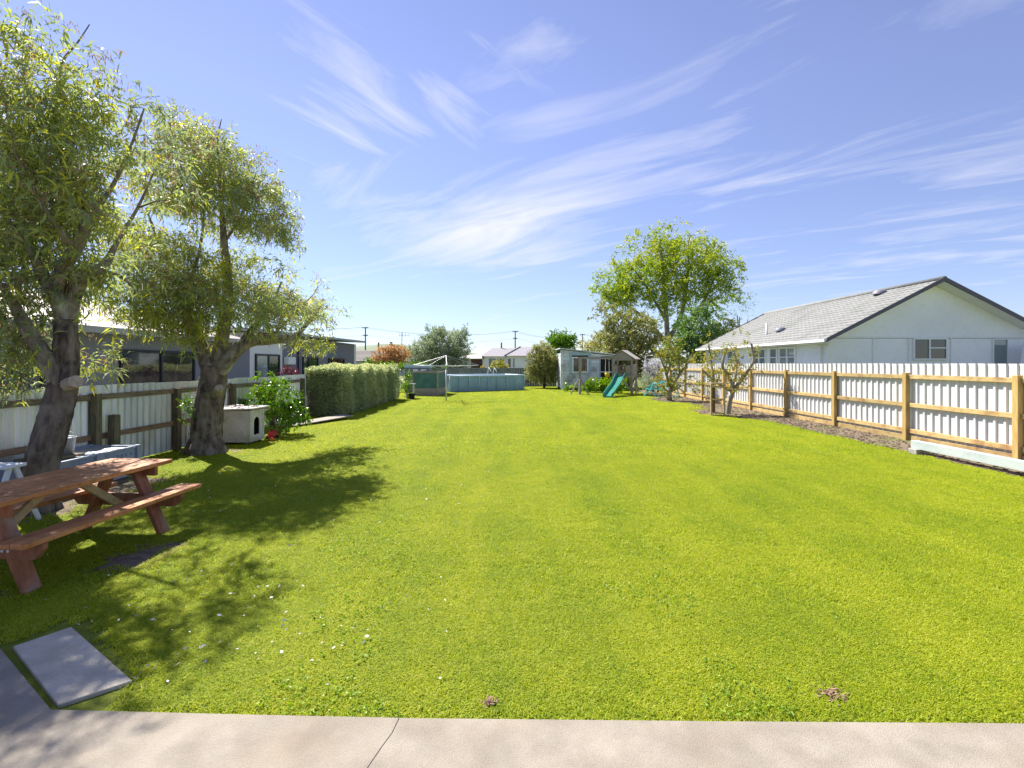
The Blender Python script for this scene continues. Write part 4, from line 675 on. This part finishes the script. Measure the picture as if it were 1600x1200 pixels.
def ride_on():
    c = Vector((-5.72, 11.62, 0)); k_ = .62; t = thing('ride_on_toy', 'small red ride on toy car beside the dog kennel', 'toy', c)
    MB().add([c + Vector(p) * k_ for p in ((-.12, -.2, .08), (.12, -.2, .08), (.12, .2, .08), (-.12, .2, .08), (-.1, -.18, .22), (.1, -.18, .22), (.1, .16, .3), (-.1, .16, .3), (-.08, .02, .34), (.08, .02, .34))], [(0, 3, 2, 1), (0, 1, 5, 4), (1, 2, 6, 5), (2, 3, 7, 6), (3, 0, 4, 7), (4, 5, 9, 8), (8, 9, 6, 7), (5, 6, 9), (4, 8, 7)]).build('body', M['red'], t, bevel=.01)
    for x in (-.13, .13):
        for y in (-.13, .13): MB().tube([c + Vector((x - .02, y, .07)) * k_, c + Vector((x + .02, y, .07)) * k_], .07 * k_, 14).build('wheel', M['tyre'], t)
    MB().tube([c + Vector((-.05, -.04, .23)), c + Vector((.05, -.04, .23))], .01, 8).tube([c + Vector((0, -.04, .12)), c + Vector((0, -.04, .23))], .008, 8).build('handlebar', M['tyre'], t)
ride_on()
tag(MB().lathe([(0, 0), (.05, .01), (.06, .05), (.04, .09), (0, .1)], tuple(G(418, 690) + Vector((.1, 0, .0))), 12).build('ball', M['orange'], smooth=True), 'small orange ball in front of the red toy', 'ball')
tag(MB().bar((-6.4, 13.6, .05), (-5.35, 15.8, .12), .55, .03).build('wooden_ramp', M['timber_grey'], bevel=.004), 'grey board lying on the ground at the hedge corner', 'board')
# ------------------------------------------------------------------ clothesline
def clothesline():
    c = Vector((-3.14, 23.2, 0)); t = thing('rotary_clothesline', 'galvanised rotary clothesline standing on the lawn', 'clothesline', c); hub = c + Vector((0, 0, 1.66))
    MB().tube([c - Vector((0, 0, .1)), c + Vector((0, 0, 1.5))], .035, 10).build('post', M['galv'], t, True); MB().tube([c + Vector((0, 0, 1.4)), c + Vector((0, 0, 2.2))], .026, 10).build('mast', M['galv'], t, True); MB().bar(c + Vector((-.05, 0, 1.1)), c + Vector((.22, -.05, 1.08)), .03, .03).build('crank_handle', M['galv'], t)
    tips = []
    for k in range(4):
        a = math.radians(9 + 90 * k); d = Vector((math.cos(a), math.sin(a), 0)); tip = hub + d * 1.55 + Vector((0, 0, .06)); tips.append(tip); MB().tube([hub, tip], .021, 8).build('arm', M['galv'], t, True); MB().tube([c + Vector((0, 0, 2.18)), tip], .008, 5).build('stay', M['galv'], t); MB().tube([c + Vector((0, 0, 2.18)), hub.lerp(tip, .55)], .005, 5).build('stay', M['galv'], t)
    for f in (1.0, .84, .68, .52):
        for k in range(4): MB().tube([hub.lerp(tips[k], f), hub.lerp(tips[k], f).lerp(hub.lerp(tips[(k + 1) % 4], f), .5) - Vector((0, 0, .03)), hub.lerp(tips[(k + 1) % 4], f)], .006, 4).build('line', M['galv'], t)
clothesline()
# ------------------------------------------------------------------ coop with shade cloth
def coop():
    A, B, C = Vector((-5.55, 27.2, 0)), Vector((-4.1, 26.8, 0)), Vector((-3.95, 29.2, 0)); D = A + C - B; t = thing('garden_enclosure', 'timber framed enclosure lined with green shade cloth', 'enclosure', (A + C) / 2)
    for p in (A, B, C, D): MB().b2(p + Vector((-.045, -.045, -.1)), p + Vector((.045, .045, 1.36))).build('post', M['timber_grey'], t)
    for p, q in ((A, B), (B, C), (C, D), (D, A)):
        for z in (.12, .33): MB().bar(p + Vector((0, 0, z)), q + Vector((0, 0, z)), .04, .19).build('board', M['timber_grey'], t)
        MB().bar(p + Vector((0, 0, 1.32)), q + Vector((0, 0, 1.32)), .05, .09).build('rail', M['timber_grey'], t); i = (D + B) / 2
        d = (((A + C) / 2) - (p + q) / 2).normalized() * .05; MB().bar(p + d + Vector((0, 0, .85)), q + d + Vector((0, 0, .85)), .008, .86).build('shade_cloth', M['shade'], t)
    t = thing('garden_store', 'pale cabinet standing behind the green shade cloth enclosure', 'cabinet', (-5.9, 30.2, 0)); MB().b2((-6.6, 30, 0), (-5.1, 30.9, 1.55)).build('body', M['greywall'], t); MB().b2((-6.65, 29.94, 1.55), (-5.05, 30.95, 1.72)).build('top', M['poolrail'], t)
    for a in (-6.1, -5.6): MB().b2((a, 29.97, .2), (a + .3, 29.996, 1.45)).build('door', M['white'], t)
coop()
# ------------------------------------------------------------------ pool
def pool():
    A, ang = Vector((-3.92, 30.4, 0)), math.atan2(2.6, 4.74); t = thing('frame_pool', 'blue above ground frame pool at the end of the lawn', 'pool', A, ang); W = dict(world=False); Lx, Ly, h = 5.4, 2.7, 1.0
    def wall(p, q): return MB().add([(*p, 0), (*q, 0), (*q, h), (*p, h), ((p[0] + q[0]) / 2, (p[1] + q[1]) / 2 - (.05 if p[1] == q[1] == 0 else 0), h * .45)], [(0, 1, 4), (1, 2, 4), (2, 3, 4), (3, 0, 4)])
    n = 8
    for k in range(n): wall((Lx * k / n, 0), (Lx * (k + 1) / n, 0)).build('liner_panel', M['poolblue'], t, **W); wall((Lx * (k + 1) / n, Ly), (Lx * k / n, Ly)).build('liner_panel', M['poolblue'], t, **W)
    for k in range(4): wall((Lx, Ly * k / 4), (Lx, Ly * (k + 1) / 4)).build('liner_panel', M['poolblue'], t, **W); wall((0, Ly * (k + 1) / 4), (0, Ly * k / 4)).build('liner_panel', M['poolblue'], t, **W)
    MB().b2((.03, .03, 0), (Lx - .03, Ly - .03, h - .22)).build('water', M['water'], t, **W)
    for a, b in (((0, 0), (Lx, 0)), ((Lx, 0), (Lx, Ly)), ((Lx, Ly), (0, Ly)), ((0, Ly), (0, 0))): MB().tube([(*a, h), (*b, h)], .06, 10).build('top_rail', M['poolrail'], t, True, **W)
    for k in range(9):
        for y, s in ((0, -1), (Ly, 1)): x = Lx * k / 8; MB().tube([(x, y + s * .05, h), (x, y + s * .14, .0)], .026, 8).build('leg', M['poolrail'], t, True, **W)
    for k in range(1, 4):
        for x, s in ((0, -1), (Lx, 1)): y = Ly * k / 4; MB().tube([(x + s * .05, y, h), (x + s * .3, y, .0)], .026, 8).build('leg', M['poolrail'], t, True, **W)
    l = thing('pool_ladder', 'white ladder standing over the side of the frame pool', 'ladder', A + Matrix.Rotation(ang, 3, 'Z') @ Vector((4.4, 2.9, 0)), ang)
    for x in (-.22, .22): MB().tube([(x, .45, 0), (x, .15, 1.35), (x, -.1, 1.42), (x, -.35, 1.2)], .022, 8, smooth=3).build('rail', M['plastic_white'], l, True, **W)
    for k in range(4): MB().b2((-.22, .40 - .07 * k, .22 + .26 * k), (.22, .48 - .07 * k, .25 + .26 * k)).build('step', M['plastic_white'], l, **W)
pool()
# ------------------------------------------------------------------ shed
def shed():
    t = thing('garden_shed', 'old shed with peeling pale blue weatherboards and sloping roof', 'shed', (5.2, 34.5, 0)); x0, x1, y0, y1 = 3.34, 6.95, 33.0, 36.2; zt = lambda x: 2.75 - (x - x0) / (x1 - x0) * .42
    MB().add([(x0 + .03, y0 + .04, 0), (x1, y0 + .04, 0), (x1, y0 + .04, zt(x1) - .05), (x0 + .03, y0 + .04, zt(x0) - .05), (x0 + .03, y1, 0), (x1, y1, 0), (x1, y1, zt(x1) - .05), (x0 + .03, y1, zt(x0) - .05)], [(0, 1, 2, 3), (5, 4, 7, 6), (4, 0, 3, 7), (1, 5, 6, 2)]).build('shade_backing', M['dark'], t)  # black shell behind the boards, shade of the open doorway put into its colour
    wx0, wx1, wz0, wz1, dx0, dx1, dz0, dz1 = 4.08, 5.17, 1.18, 2.25, 6.0, 6.8, .1, 2.1; c = .24; z = .12
    while z < 2.7:
        z1 = z + c - .008; segs = [(x0, x1)]
        for a, b, lo, hi in ((wx0 - .08, wx1 + .08, wz0 - .06, wz1 + .06), (dx0, dx1, dz0, dz1)):
            if z1 > lo and z < hi: segs = [s for p, q in segs for s in ((p, min(q, a)), (max(p, b), q)) if s[1] - s[0] > .04]
        for p, q in segs:
            zp, zq = min(z1, zt(p)), min(z1, zt(q))
            if zq - z < .04: q = x0 + (2.75 - z - .04) / .42 * (x1 - x0); zq = min(z1, zt(q))
            if q - p < .05: continue
            MB().add([(p, y0 - .022, z), (q, y0 - .022, z), (q, y0, zq), (p, y0, zp), (p, y0 + .03, z), (q, y0 + .03, z), (q, y0 + .03, zq), (p, y0 + .03, zp)], [(0, 1, 2, 3), (4, 7, 6, 5), (0, 4, 5, 1), (3, 2, 6, 7), (0, 3, 7, 4), (1, 5, 6, 2)]).build('weatherboard', M['paint_old'], t)
        if z + c <= 2.7: MB().b2((x0 - .02, y0 + .05, z), (x0 + .025, y1, min(z1, 2.7))).build('weatherboard', M['paint_old'], t)
        z += c
    MB().b2((x0 - .04, y0 - .06, -.05), (x0 + .12, y0 + .045, 2.74)).build('corner_board', M['paint_old'], t); MB().b2((dx0 - .07, y0 - .05, 0), (dx0, y0 + .02, 2.12)).build('door_jamb', M['paint_blue'], t); MB().b2((dx0, y0 - .03, 1.2), (dx1, y0 + .01, 1.26)).build('door_rail', M['white'], t)
    pane(t, (wx0, y0 - .03, wz0), (wx1, y0 - .03, wz1), M['white'], [M['glass'], M['glass']], .08, .05, 'x', (4.65,)); fr = MB()
    fr.b2((wx0 - .2, y0 - .045, wz0 - .1), (wx0 - .003, y0 - .025, wz1 + .1)).b2((wx1 + .003, y0 - .045, wz0 - .1), (wx1 + .2, y0 - .025, wz1 + .1)).b2((wx0, y0 - .06, wz0 - .12), (wx1, y0 - .025, wz0 - .005)); fr.b2((wx0 - .2, y0 - .05, wz1 + .102), (wx1 + .2, y0 - .025, wz1 + .32)); fr.build('window_surround', M['paint_blue'], t)
    MB().add([(x0 - .12, y0 - .2, 2.80), (x1 + .15, y0 - .2, 2.36), (x1 + .15, y1 + .15, 2.36), (x0 - .12, y1 + .15, 2.80), (x0 - .12, y0 - .2, 2.86), (x1 + .15, y0 - .2, 2.42), (x1 + .15, y1 + .15, 2.42), (x0 - .12, y1 + .15, 2.86)], [(0, 3, 2, 1), (4, 5, 6, 7), (0, 1, 5, 4), (1, 2, 6, 5), (2, 3, 7, 6), (3, 0, 4, 7)]).build('roof', M['paint_old'], t)
shed()
# ------------------------------------------------------------------ playset
def playset():
    c, a = Vector((6.62, 28.6, 0)), math.radians(-27); t = thing('playset', 'weathered timber play tower with green slide and swing beam', 'playset', c, a); W = dict(world=False); s = .55; m = M['timber_grey']
    for x in (-s, s):
        for y in (-s, s): MB().b2((x - .045, y - .045, -.05), (x + .045, y + .045, 2.05)).build('post', m, t, **W)
    for k in range(8): MB().b2((-s + k * .1375, -s, 1.08), (-s + k * .1375 + .125, s, 1.11)).build('deck_board', m, t, **W)
    for y in (-s, s): MB().b2((-s - .05, y - .065, .96), (s + .05, y - .046, 1.08)).build('deck_rim', m, t, **W); MB().b2((-s, y - .06, 1.98), (s, y - .046, 2.06)).build('rail', m, t, **W)
    for x in (-s, s): MB().b2((x - .065, -s, .96), (x - .046, s, 1.08)).build('deck_rim', m, t, **W)
    for k in range(6): y = -s + .1 + k * .18; MB().b2((s + .046, y, 1.1), (s + .064, y + .1, 1.72)).build('slat', m, t, **W); MB().b2((-s - .064, y, 1.1), (-s - .046, y + .1, 1.72)).build('slat', m, t, **W); MB().b2((-.5 + k * .18, s + .046, 1.1), (-.4 + k * .18, s + .064, 1.72)).build('slat', m, t, **W)
    for x0, x1 in ((-.5, -.3), (.26, .5)):
        for k in range(2): xx = x0 + k * .12; MB().b2((xx, -s - .066, 1.1), (xx + .1, -s - .048, 1.68)).build('slat', m, t, **W)
    for x in (-s - .055, s + .055): MB().b2((x - .02, -s, 1.7), (x + .02, s, 1.76)).build('rail', m, t, **W)
    zr, ze, o = 2.56, 2.04, .68
    for sg in (-1, 1): MB().add([(0, -o, zr), (sg * .78, -o, ze), (sg * .78, o, ze), (0, o, zr), (0, -o, zr + .03), (sg * .78, -o, ze + .03), (sg * .78, o, ze + .03), (0, o, zr + .03)], [(0, 1, 2, 3), (4, 7, 6, 5), (0, 4, 5, 1), (1, 5, 6, 2), (2, 6, 7, 3)]).build('roof', M['roof_ply'], t, **W)
    for y in (-s - .02, s + .02): MB().add([(-.66, y, 2.07), (.66, y, 2.07), (0, y, 2.5)], [(0, 1, 2)]).build('gable_panel', m, t, **W)
    # slide, a channel swept along a wavy run
    n = 18; vs, fs = [], []; pr = [(-.27, .17), (-.24, .17), (-.2, .0), (.2, .0), (.24, .17), (.27, .17), (.22, -.05), (-.22, -.05)]
    for i in range(n + 1):
        u = i / n; y = -s - .07 - 3.0 * u; z = 1.08 * (1 - u) ** 1.15 + .09 + .07 * math.sin(u * 9.5) * (1 - u) - .02 * u; z = max(z, .10)
        vs += [(x, y, z + h) for x, h in pr]
    k = len(pr)
    for i in range(n): fs += [(i * k + j, i * k + (j + 1) % k, (i + 1) * k + (j + 1) % k, (i + 1) * k + j) for j in range(k)]
    fs += [tuple(range(k)), tuple(n * k + j for j in reversed(range(k)))]; MB().add(vs, fs).b2((-.24, -s - 3.06, 0), (.24, -s - 2.95, .1)).build('slide', M['slide'], t, **W)
    for x in (.12, s - .0): MB().bar((x, s + .06, 1.08), (x, s + .55, 0), .04, .09).build('ladder_rail', m, t, **W)
    for k in range(3): MB().b2((.12, s + .12 + .13 * k, .82 - .28 * k), (s, s + .2 + .13 * k, .86 - .28 * k)).build('ladder_rung', m, t, **W)
    MB().bar((s + .05, -s, .1), (s + .05, s, .98), .04, .09).build('brace', m, t, **W); MB().bar((-.1, -s + .03, .98), (s, -s + .03, .2), .04, .09).build('brace', m, t, **W)
    R = Matrix.Rotation(-a, 3, 'Z'); q = R @ (Vector((3.93, 28.2, 0)) - c); e = Vector((-s, -s + .1, 2.1))
    MB().b2(q + Vector((-.055, -.055, -.05)), q + Vector((.055, .055, 2.16))).build('swing_post', m, t, **W); MB().bar(q + Vector((-.15, 0, 2.13)), e, .09, .11).build('swing_beam', m, t, **W)
    for d in ((-.5, -.25, 0), (.45, .3, 0), (.12, -.45, 0)): MB().tube([q + Vector(d) + Vector((0, 0, -.03)), q + Vector((0, 0, .98))], .045, 8).build('swing_brace', m, t, **W)
    h = q.lerp(Vector((-s, -s + .1, 0)), .82); sw = MB().lathe([(0, 1.0), (.1, 1.02), (.14, 1.12), (.15, 1.26), (.13, 1.26), (.12, 1.14), (0, 1.08)], (h.x, h.y, 0), 14).build('swing_seat', M['yellow'], t, True, **W)
    for x in (-.12, .12): MB().tube([(h.x + x, h.y, 1.22), (h.x + x * .8, h.y, 2.08)], .012, 5).build('rope', M['rope'], sw, **W)
playset()
def dome():
    c = G(1034, 620); t = thing('climbing_frame', 'teal metal tube climbing frame beside the pruned tree', 'climbing frame', c); R = .85; rows = [(1.0, 0, 6), (.86, .42, 6), (.45, .74, 6)]; pts = [[c + Vector((R * r * math.cos(2 * math.pi * (k + .5 * i) / n) * 1.15, R * r * math.sin(2 * math.pi * (k + .5 * i) / n), z)) for k in range(n)] for i, (r, z, n) in enumerate(rows)]; top = c + Vector((0, 0, .84))
    for i, row in enumerate(pts):
        for k in range(6):
            MB().tube([row[k], row[(k + 1) % 6]], .02, 6).build('tube', M['teal'], t)
            if i < 2: MB().tube([row[k], pts[i + 1][k]], .02, 6).build('tube', M['teal'], t); MB().tube([row[(k + 1) % 6], pts[i + 1][k]], .02, 6).build('tube', M['teal'], t)
            else: MB().tube([row[k], top], .02, 6).build('tube', M['teal'], t)
dome()
t = thing('wooden_shelf', 'open wooden shelf frame leaning at the hard pruned tree', 'shelf', (7.08, 16.75, 0), math.radians(-20)); W = dict(world=False)
for x in (-.23, .19): MB().b2((x, -.14, 0), (x + .05, .14, 1.12)).build('side_board', M['brace'], t, bevel=.003, **W)
for z in (.08, .55, .98, 1.09): MB().b2((-.18, -.135, z), (.19, .13, z + .045)).build('shelf_board', M['brace'], t, **W)
MB().b2((-.18, .11, .11), (-.07, .14, .98)).build('back_slat', M['old_rail'], t, **W)
tag(MB().b2((8.05, 5.2, .1), (8.2, 9.82, .115)).b2((8.05, 5.2, .115), (8.065, 9.82, .235)).b2((8.05, 5.2, .235), (8.2, 9.82, .25)).build('steel_beam', M['beam'], bevel=.003), 'long pale galvanised channel beam lying along the bark bed', 'beam')
for y, lab in ((9.7, 'small concrete block under the end of the pale beam'), (6.6, 'concrete block propping the middle of the pale beam')): tag(MB().b2((7.98, y - .1, .0), (8.26, y + .1, .098)).build('concrete_block', M['block'], bevel=.008), lab, 'block')

# ------------------------------------------------------------------ fallen petals and leaves on the lawn
n = 220; bx = np.concatenate([rng.normal(-2.2, .75, n // 2), rng.uniform(-5, -.3, n // 2)]); by = np.concatenate([rng.normal(3.25, .5, n // 2), rng.uniform(2.6, 8, n // 2)]); k = (by > 2.62 + np.maximum(0, -bx - 2.2) * .75); pb = np.c_[bx[k], by[k], np.full(k.sum(), .038)]
dd = unit(len(pb)); dd[:, 2] *= .25
tag(leaf_object('fallen_leaves', pb, dd, rng.uniform(.012, .042, len(pb)), rng.uniform(.008, .022, len(pb)), rng.uniform(0, 1, len(pb)), M['petal'], None, 0), 'pale petals and dry leaves scattered on the shaded lawn', 'leaf litter', kind='stuff')

# ------------------------------------------------------------------ grass: patches of blades spread over the lawn by geometry nodes
def blade_patch(size, n, hgt, wid, seed):
    r = np.random.default_rng(seed); b = np.c_[r.uniform(-size / 2, size / 2, (n, 2)), np.zeros(n)]; a = r.uniform(0, 6.283, n); lean = r.uniform(.35, 1.7, n); h = hgt * r.uniform(.45, 1.15, n); d = np.c_[np.cos(a), np.sin(a), np.zeros(n)]; s = np.c_[-np.sin(a), np.cos(a), np.zeros(n)] * (wid * r.uniform(.6, 1.2, n) / 2)[:, None]; up = np.array([0, 0, 1.])
    m1 = b + up * (h * .6)[:, None] + d * (h * lean * .35)[:, None]; tp = b + up * (h * (1 - .3 * lean))[:, None] + d * (h * lean * .95)[:, None]
    v = np.stack([b - s, b + s, m1 + s * .9, m1 - s * .9, tp], 1).reshape(-1, 3); i = np.arange(n)[:, None] * 5; q = (i + np.array([0, 1, 2, 3])); tr = (i + np.array([3, 2, 4]))
    me = bpy.data.meshes.new('grass_patch'); me.vertices.add(5 * n); me.loops.add(7 * n); me.polygons.add(2 * n); me.vertices.foreach_set('co', v.astype(np.float32).ravel())
    me.loops.foreach_set('vertex_index', np.concatenate([q.ravel(), tr.ravel()]).astype(np.int32)); me.polygons.foreach_set('loop_start', np.concatenate([np.arange(n) * 4, 4 * n + np.arange(n) * 3]).astype(np.int32)); me.update(calc_edges=True)
    t = np.clip(.42 + r.normal(size=n) * .16 + .5 * (r.uniform(size=n) < .03), 0, 1); at = me.attributes.new('tint', 'FLOAT', 'FACE'); at.data.foreach_set('value', np.concatenate([t, t]).astype(np.float32)); me.materials.append(LM['grass'])
    return bpy.data.objects.new('grass_patch', me)
def in_bed(x, y): return x > bed_edge(y) + .02
def covered(x, y):
    if in_bed(x, y) and 5 < y < 33: return True
    if x < -5.75 and 16.3 < y < 24.6: return True
    return False
def on_patio(x, y, mgn=0):
    pts = [(-9, 3.45), (-3.6, 3.32), (-3.19, 3.03), (-2.36, 2.49), (-1.35, 2.455), (1.0, 2.41), (2.6, 2.395), (9.3, 2.40)]; return y < np.interp(x, [p[0] for p in pts], [p[1] for p in pts]) + mgn
def grass(name, label, y0, y1, cell, protos, jitter=.25):
    pts, keep = [], []
    for i in range(int((FX - LX) / cell) + 1):
        for j in range(int((y1 - y0) / cell) + 1):
            x, y = LX + .05 + i * cell + rnd.uniform(-jitter, jitter) * cell, y0 + j * cell + rnd.uniform(-jitter, jitter) * cell; hx = cell * .45
            if x > FX - .1 or covered(x + hx * .8, y) or covered(x - hx * .3, y) or on_patio(x - hx, y - hx, .0) or on_patio(x + hx, y - hx, .0): continue
            if -3.2 < x < -2.0 and (x + 3.14) * .56 + (y - 3.06) * .83 < .36 + hx and y < 3.5: continue
            if any(((x - a) / c) ** 2 + ((y - b) / d) ** 2 < 1 for a, b, c, d in ((-3.45, 4.55, .26, .38), (-4.1, 3.6, .25, .25), (-5.8, 6.6, .6, 1.3), (-6.0, 9.9, .5, .4), (-6.4, 11.5, .5, 1.0))): continue
            pts.append((x, y, .002))
    me = bpy.data.meshes.new(name); me.from_pydata(pts, [], []); o = bpy.data.objects.new(name, me); COL.objects.link(o); tag(o, label, 'grass', kind='stuff')
    g = bpy.data.node_groups.new('scatter_' + name, 'GeometryNodeTree'); g.interface.new_socket('Geometry', in_out='INPUT', socket_type='NodeSocketGeometry'); g.interface.new_socket('Geometry', in_out='OUTPUT', socket_type='NodeSocketGeometry'); N, L = g.nodes, g.links
    gi, go = N.new('NodeGroupInput'), N.new('NodeGroupOutput'); jn = N.new('GeometryNodeJoinGeometry'); rs = N.new('FunctionNodeRandomValue'); rs.data_type = 'INT'; rs.inputs['Min'].default_value = 0 if 'Min' in rs.inputs else 0
    ii = [s for s in rs.inputs if s.type == 'INT']; ii[0].default_value = 0; ii[1].default_value = len(protos) - 1; io = [s for s in rs.outputs if s.type == 'INT'][0]
    gt = N.new('GeometryNodeGeometryToInstance')
    for p in protos: oi = N.new('GeometryNodeObjectInfo'); oi.inputs['Object'].default_value = p; oi.inputs['As Instance'].default_value = False; L.new(oi.outputs['Geometry'], gt.inputs[0]) if False else None; g1 = N.new('GeometryNodeGeometryToInstance'); L.new(oi.outputs['Geometry'], g1.inputs[0]); L.new(g1.outputs[0], jn.inputs[0])
    N.remove(gt)
    rv = N.new('FunctionNodeRandomValue'); rv.data_type = 'FLOAT_VECTOR'; vi = [s for s in rv.inputs if s.type == 'VECTOR']; vi[0].default_value = (0, 0, 0); vi[1].default_value = (0, 0, 6.283)
    ip = N.new('GeometryNodeInstanceOnPoints'); mp = N.new('GeometryNodeMeshToPoints'); L.new(gi.outputs[0], mp.inputs['Mesh']); L.new(mp.outputs[0], ip.inputs['Points']); L.new(jn.outputs[0], ip.inputs['Instance']); ip.inputs['Pick Instance'].default_value = True
    L.new(io, ip.inputs['Instance Index']); L.new([s for s in rv.outputs if s.type == 'VECTOR'][0], ip.inputs['Rotation']); L.new(ip.outputs[0], go.inputs[0]); o.modifiers.new('scatter', 'NODES').node_group = g
grass('lawn_grass_edge', 'short green grass along the edge of the concrete patio', 2.40, 3.6, .085, [blade_patch(.14, 240, .026, .0036, s) for s in (1, 2, 3)])
grass('lawn_grass', 'short mown green grass of the open lawn', 2.75, 9.5, .3, [blade_patch(.5, 2900, .028, .0038, s) for s in (4, 5, 6, 7)])
grass('lawn_grass_middle', 'short mown green grass in the middle of the lawn', 9.4, 20, .6, [blade_patch(.95, 3600, .034, .007, s) for s in (8, 9, 10)])
grass('lawn_grass_far', 'short mown green grass at the far end of the lawn', 19.8, 38.3, 1.0, [blade_patch(1.5, 3600, .04, .014, s) for s in (11, 12)])
# clover and broad weeds standing in the near lawn
n = 26000; c = np.c_[rng.uniform(-6, 8, n), 2.45 + 6.5 * rng.uniform(0, 1, n) ** 1.5, np.zeros(n)]; k = lump(c, 2.3, 17) + .5 * lump(c, 7, 18) > .5; c = c[k]; c = c[[not (on_patio(p[0], p[1], .015) or (p[0] > bed_edge(p[1]) - .05) or (-3.2 < p[0] < -2.0 and (p[0] + 3.14) * .56 + (p[1] - 3.06) * .83 < .36 and p[1] < 3.4)) for p in c]]
q = np.repeat(c, 3, 0); q[:, 2] = rng.uniform(.018, .032, len(q)); dd = unit(len(q)); dd[:, 2] = np.abs(dd[:, 2]) * .25
LM['clover'] = leafmat('clover_leaf', [(.12, .24, .02), (.24, .36, .03), (.36, .42, .06)], .35, .5)
tag(leaf_object('lawn_clover', q, dd, .016 * rng.uniform(.6, 1.4, len(q)), .013, rng.uniform(0, 1, len(q)), LM['clover'], None, 0), 'low clover and weeds growing through the lawn', 'clover', kind='stuff')
for (cx, cy), r, k, lab in (((-.115, 2.56), .03, 40, 'small brown clod of earth in the lawn near the cracked concrete'), ((1.72, 2.62), .06, 90, 'clump of dry brown thatch lying on the lawn')):
    m_ = MB()
    for i in range(k): a, q_ = rnd.uniform(0, 6.3), r * abs(rnd.gauss(0, .6)); l_ = rnd.uniform(.008, .03); m_.box((cx + q_ * math.cos(a) * 1.3, cy + q_ * math.sin(a), rnd.uniform(.012, .026)), (l_, l_ * .4, .004), Matrix.Rotation(rnd.uniform(0, 6.3), 3, 'Z') @ Matrix.Rotation(rnd.uniform(-.7, .7), 3, 'Y'))
    tag(m_.build('dry_clump', M['old_rail']), lab, 'clump', kind='stuff')
